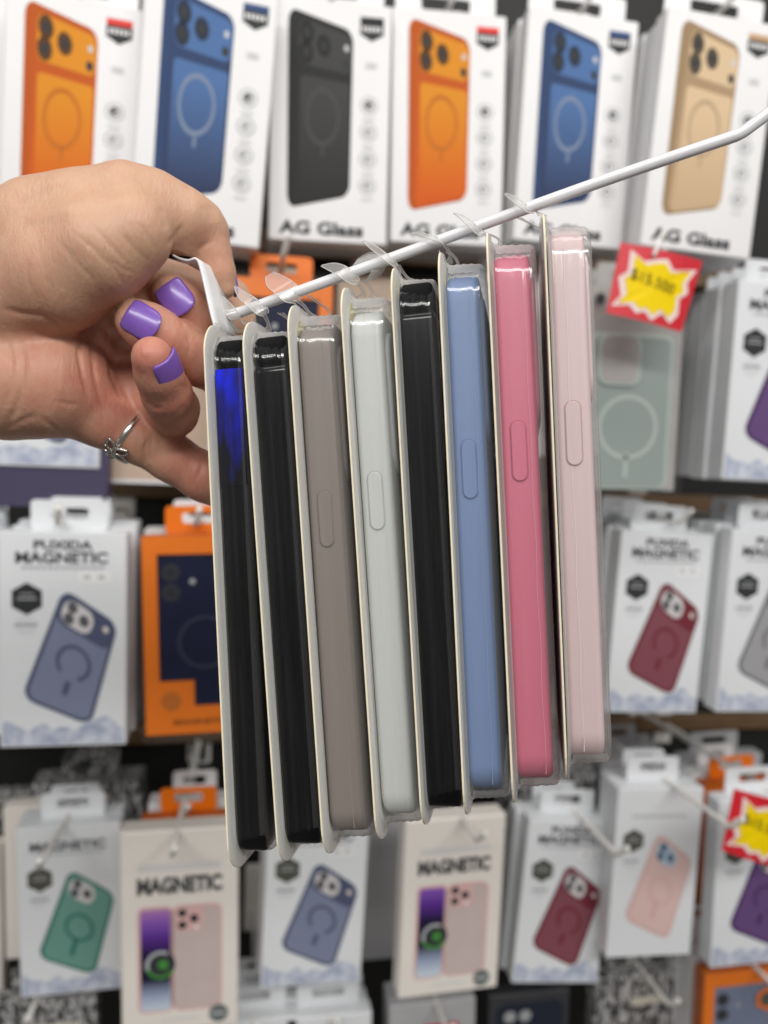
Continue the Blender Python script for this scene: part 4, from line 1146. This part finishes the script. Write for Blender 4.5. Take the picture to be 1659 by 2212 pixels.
# skin folds: shallow grooves pressed into the side that faces the palm's front
spx = CX + mm[:, 0] / mm[:, 2] * FPX; spy = CY - mm[:, 1] / mm[:, 2] * FPX
def cr(pts): return [(a / 2.731, 324 + b / 2.731) for a, b in pts]
FOLDS = [
 (cr([(0, 930), (120, 965), (250, 975), (340, 1020), (430, 1110)]), 7, .7),
 (cr([(120, 1120), (135, 1250), (130, 1400), (90, 1540), (30, 1640)]), 7, .75),
 (cr([(40, 1100), (70, 1260), (60, 1420), (10, 1540)]), 6, .5),
 (cr([(990, 600), (1060, 610), (1150, 590), (1260, 530)]), 5, .8),
 (cr([(985, 570), (1040, 500), (1075, 440)]), 5, .55),
 (cr([(940, 330), (960, 400), (985, 470)]), 8, .35),
 (cr([(480, 1060), (465, 1200), (490, 1340), (530, 1500)]), 5, .9),
 (cr([(560, 1010), (540, 1150), (560, 1350), (610, 1530)]), 5, .7),
 (cr([(650, 960), (630, 1130), (660, 1330), (725, 1490)]), 5, .8),
 (cr([(880, 1690), (850, 1780), (862, 1860)]), 5, .5),
 (cr([(905, 1680), (885, 1770), (900, 1850)]), 4, .35),
 (cr([(1150, 1960), (1180, 1900), (1200, 1850)]), 5, .4),
 (cr([(420, 470), (560, 590), (690, 720), (730, 800)]), 5, .28),
 (cr([(330, 520), (470, 680), (600, 820)]), 5, .25),
 (cr([(520, 420), (650, 560), (780, 700)]), 5, .22),
 (cr([(230, 560), (260, 720), (330, 880)]), 6, .25),
 (cr([(160, 640), (170, 780), (220, 920)]), 6, .28),
 (cr([(320, 1480), (400, 1500), (470, 1500)]), 6, .3),
 (cr([(220, 1560), (320, 1640), (400, 1690)]), 6, .3),
 (cr([(20, 1660), (120, 1600), (230, 1560)]), 7, .35),
 (cr([(860, 1480), (900, 1520), (960, 1530)]), 5, .35),
 (cr([(1120, 1430), (1090, 1400), (1040, 1390)]), 5, .25),
 (cr([(1100, 1080), (1120, 1150), (1110, 1230)]), 5, .25),
 (cr([(150, 420), (300, 380), (480, 330)]), 12, -.5),
 (cr([(80, 330), (230, 260), (420, 200)]), 14, .45),
 (cr([(560, 200), (640, 230), (760, 250)]), 10, .3),
 (cr([(1180, 330), (1230, 370), (1250, 430)]), 5, .3),
 (cr([(1215, 320), (1262, 365), (1285, 430)]), 5, .3),
 (cr([(960, 1590), (1040, 1560), (1100, 1500)]), 6, .3),
 (cr([(1040, 960), (1080, 1010), (1080, 1060)]), 5, .3),
 (cr([(640, 640), (720, 700), (800, 730)]), 5, .25),
 (cr([(700, 480), (800, 590), (880, 660)]), 5, .22),
 (cr([(820, 430), (880, 520), (930, 600)]), 5, .2),
]
front = nrm[:, 2] < .25
amt = np.zeros(len(mm))
for pl_, w_, dep_ in FOLDS:
    best = np.full(len(mm), 1e9); tpr = np.zeros(len(mm)); ns = len(pl_) - 1
    for sg, ((x0, y0), (x1, y1)) in enumerate(zip(pl_[:-1], pl_[1:])):
        L2 = (x1 - x0) ** 2 + (y1 - y0) ** 2
        t = np.clip(((spx - x0) * (x1 - x0) + (spy - y0) * (y1 - y0)) / L2, 0, 1)
        dq = (spx - x0 - t * (x1 - x0)) ** 2 + (spy - y0 - t * (y1 - y0)) ** 2
        tpr = np.where(dq < best, (sg + t) / ns, tpr); best = np.minimum(best, dq)
    amt += dep_ * 1.0 * np.exp(-best / (w_ * w_)) * np.clip(np.sin(np.pi * tpr) * 1.6, 0, 1)
mm = mm - nrm * (amt * front)[:, None]
# warmer skin at fingertips, knuckles and the palm
warm = np.zeros(len(mm))
for px, py, rad, a in ((326, 765, 45, .55), (375, 890, 70, .6), (470, 540, 60, .45), (430, 1050, 80, .7), (250, 920, 80, .5), (230, 830, 90, .5), (80, 800, 150, .55), (330, 720, 90, .45), (410, 660, 70, .4), (420, 800, 80, .5), (400, 1000, 60, .4), (60, 560, 90, .12)):
    warm += a * np.exp(-((spx - px) ** 2 + (spy - py) ** 2) / (rad * rad))
warm = np.clip(warm, 0, 1)

base = C(60, 700, .29)
rot = np.array([[R_.x, U_.x, F_.x], [R_.y, U_.y, F_.y], [R_.z, U_.z, F_.z]])
world = (mm / 1000.0) @ rot.T + np.array(CAM)
def L2W(p): return Vector(rot @ (np.asarray(p) / 1000.0)) + CAM
def dirW(d): return Vector(rot @ np.asarray(d, float)).normalized()
hand = thing('hand', 'left hand with purple nails and a silver ring pinching the rod end', 'hand', Matrix.Translation(base))
me = bpy.data.meshes.new('skin')
me.vertices.add(len(world)); me.vertices.foreach_set('co', (world - np.array(base)).astype(np.float32).ravel())
me.loops.add(len(fc) * 4); me.loops.foreach_set('vertex_index', fc.astype(np.int32).ravel())
me.polygons.add(len(fc)); me.polygons.foreach_set('loop_start', np.arange(0, len(fc) * 4, 4, dtype=np.int32))
me.update(calc_edges=True); me.validate()
at = me.attributes.new('warm', 'FLOAT', 'POINT'); at.data.foreach_set('value', warm.astype(np.float32))
def skin_mat():
    m = bpy.data.materials.new('skin'); m.use_nodes = True; nt = m.node_tree; b = nt.nodes['Principled BSDF']
    tc = nt.nodes.new('ShaderNodeTexCoord')
    an = nt.nodes.new('ShaderNodeAttribute'); an.attribute_name = 'warm'
    n = nt.nodes.new('ShaderNodeTexNoise'); n.inputs['Scale'].default_value = 130; n.inputs['Detail'].default_value = 5; n.inputs['Roughness'].default_value = .65
    nt.links.new(tc.outputs['Object'], n.inputs['Vector'])
    mr = nt.nodes.new('ShaderNodeMapRange'); mr.inputs[1].default_value = .3; mr.inputs[2].default_value = .7; mr.inputs[3].default_value = -.24; mr.inputs[4].default_value = .24
    nt.links.new(n.outputs['Fac'], mr.inputs[0])
    ad = nt.nodes.new('ShaderNodeMath'); ad.operation = 'ADD'; ad.use_clamp = True
    nt.links.new(an.outputs['Fac'], ad.inputs[0]); nt.links.new(mr.outputs[0], ad.inputs[1])
    cr_ = nt.nodes.new('ShaderNodeValToRGB'); e = cr_.color_ramp.elements
    e[0].color = (.60, .365, .245, 1); e[1].color = (.54, .215, .155, 1)
    nt.links.new(ad.outputs[0], cr_.inputs[0]); nt.links.new(cr_.outputs[0], b.inputs['Base Color'])
    b.inputs['Roughness'].default_value = .46; b.inputs['Specular IOR Level'].default_value = .42
    b.inputs['Subsurface Weight'].default_value = .32; b.inputs['Subsurface Radius'].default_value = (1, .36, .2); b.inputs['Subsurface Scale'].default_value = .004
    v1 = nt.nodes.new('ShaderNodeTexVoronoi'); v1.feature = 'DISTANCE_TO_EDGE'; v1.inputs['Scale'].default_value = 620
    mp1 = nt.nodes.new('ShaderNodeMapping'); mp1.inputs['Scale'].default_value = (1.0, 1.0, .5); mp1.inputs['Rotation'].default_value = (0, .7, 0)
    nt.links.new(tc.outputs['Object'], mp1.inputs[0]); nt.links.new(mp1.outputs[0], v1.inputs['Vector'])
    n2 = nt.nodes.new('ShaderNodeTexNoise'); n2.inputs['Scale'].default_value = 330; n2.inputs['Detail'].default_value = 6; n2.inputs['Distortion'].default_value = .8
    mp = nt.nodes.new('ShaderNodeMapping'); mp.inputs['Scale'].default_value = (1.6, 1.0, .55); mp.inputs['Rotation'].default_value = (0, .6, 0)
    nt.links.new(tc.outputs['Object'], mp.inputs[0]); nt.links.new(mp.outputs[0], n2.inputs['Vector'])
    b1 = nt.nodes.new('ShaderNodeBump'); b1.inputs['Strength'].default_value = .15; b1.inputs['Distance'].default_value = .0005
    b2 = nt.nodes.new('ShaderNodeBump'); b2.inputs['Strength'].default_value = .40; b2.inputs['Distance'].default_value = .0008
    nt.links.new(v1.outputs['Distance'], b1.inputs['Height']); nt.links.new(n2.outputs['Fac'], b2.inputs['Height'])
    nt.links.new(b1.outputs[0], b2.inputs['Normal']); nt.links.new(b2.outputs[0], b.inputs['Normal'])
    return m
link('skin', me, hand, [skin_mat()], True)

NAILM = mat('purple_nail_polish', (0.21, 0.10, 0.46), 0.30, spec=.5, coat=.35, var=.10, vscale=160, bump=.12, bscale=500)
def nail(center, t, n, w, L, Rc, name='fingernail'):
    """polished nail: centre on the finger's back (mm), axis towards the tip, outward normal"""
    t = np.asarray(t, float); t /= np.linalg.norm(t); n = np.asarray(n, float); n -= t * (n @ t); n /= np.linalg.norm(n)
    bb = np.cross(t, n); vv, ff = [], []
    NU, NV = 14, 14
    for j in range(NV + 1):
        vv_ = j / NV
        wf = 1.0
        if vv_ < .38: wf = math.sqrt(max(1 - ((.38 - vv_) / .38) ** 2, 0)) * .98 + .02
        elif vv_ > .82: wf = 1 - .16 * ((vv_ - .82) / .18) ** 2
        for i in range(NU + 1):
            u = (i / NU * 2 - 1) * wf; a = u * (w / 2) / Rc
            p = np.asarray(center) + bb * Rc * math.sin(a) + n * (Rc * math.cos(a) - Rc) + t * (vv_ - .5) * L - n * (1.1 * (vv_ - .42) ** 2 * L / 6)
            vv.append(L2W(p) - base)
    for j in range(NV):
        for i in range(NU):
            a = j * (NU + 1) + i; ff.append((a, a + 1, a + NU + 2, a + NU + 1))
    o = link(name, mesh(name, vv, ff), hand, [NAILM], True)
    md = o.modifiers.new('thick', 'SOLIDIFY'); md.thickness = .0007; md.offset = 0
    return o
def on(pt, n, r): return np.asarray(pt) + np.asarray(n, float) / np.linalg.norm(n) * r
# directions in the lens frame: x right, y up, z away
def toward(px, py, dx=0, dy=0): return np.array((-(px - CX) / FPX + dx, (py - CY) / FPX + dy, -1.0))
ni = toward(374, 640, .10, -.05); ti = np.array((-.60, .78, -.12))
nail(on(q3(375, 641, 285), ni, 9.5), ti, ni, 12.0, 12.4, 9.0)
nm = toward(302, 692, .0, .06); tm_ = np.array((-.85, .53, -.05))
nail(on(q3(306, 696, 274.5), nm, 9.1), tm_, nm, 12.2, 12.6, 9.2)
tr_ = q3(329, 772, 258) - q3(352, 828, 268)
nr = np.array((.90, -.36, -.34))
nail(on(q3(338, 791, 261.5), nr, 8.0), tr_, nr, 13.0, 12.5, 7.9)
nt_ = np.array((.97, .12, .10)); tt_ = np.array((.18, -.97, .02))
nail(on(q3(481, 606, 293.5), nt_, 5.2), tt_, nt_, 10.5, 11, 7.5)

# ------------------------------------------------------------------ the ring on the little finger
SILV = mat('silver', (0.74, 0.72, 0.69), 0.26, metal=1.0, var=.1, vscale=300)
rc = q3(277, 935, 296.7)
ra = q3(370, 988, 303) - q3(215, 898, 294); ra /= np.linalg.norm(ra)
ra = ra + np.array((.10, -.16, 0)); ra /= np.linalg.norm(ra)
e1 = np.cross(ra, (0, 0, 1.0)); e1 /= np.linalg.norm(e1); e2 = np.cross(ra, e1)
RR = 9.75
vv, ff = [], []
NS = 48
for i in range(NS):
    a = 2 * math.pi * i / NS; o_ = e1 * math.cos(a) + e2 * math.sin(a)
    for s, rr_ in ((-1.15, RR - .1), (-.8, RR + .55), (.8, RR + .55), (1.15, RR - .1)):
        vv.append(L2W(rc + o_ * rr_ + ra * s))
for i in range(NS):
    j = (i + 1) % NS
    for k in range(4):
        l = (k + 1) % 4; ff.append((i * 4 + k, i * 4 + l, j * 4 + l, j * 4 + k))
rbase = L2W(rc)
rg = thing('finger_ring', 'silver ring with an open petal flower on the little finger', 'ring', Matrix.Translation(rbase))
link('band', mesh('band', [p - rbase for p in vv], ff), rg, [SILV], True)
fn = np.array((-.05, -.93, -.42)); fn -= ra * (fn @ ra); fn /= np.linalg.norm(fn)
fb = np.cross(fn, ra); fcn = rc + fn * (RR + .9)
for i in range(5):
    a = 2 * math.pi * (i + .3) / 5
    dirp = ra * math.cos(a) + fb * math.sin(a); perp = -ra * math.sin(a) + fb * math.cos(a)
    loop = []
    for k in range(17):
        th = 2 * math.pi * k / 16
        loop.append(L2W(fcn + dirp * (3.6 + 3.0 * math.cos(th)) + perp * (1.7 * math.sin(th) * (1 - .25 * math.cos(th))) - fn * .12 * (2.9 + 2.5 * math.cos(th)) ** 1.3) - rbase)
    v, f = tube_vf(loop, .00058, 8, False)
    link('petal', mesh('petal', v, f), rg, [SILV], True)
v, f = tube_vf([L2W(fcn - fn * .6) - rbase, L2W(fcn + fn * .3) - rbase, L2W(fcn + fn * .7) - rbase], [.0011, .001, .0004], 10)
link('flower_centre', mesh('flower_centre', v, f), rg, [SILV], True)
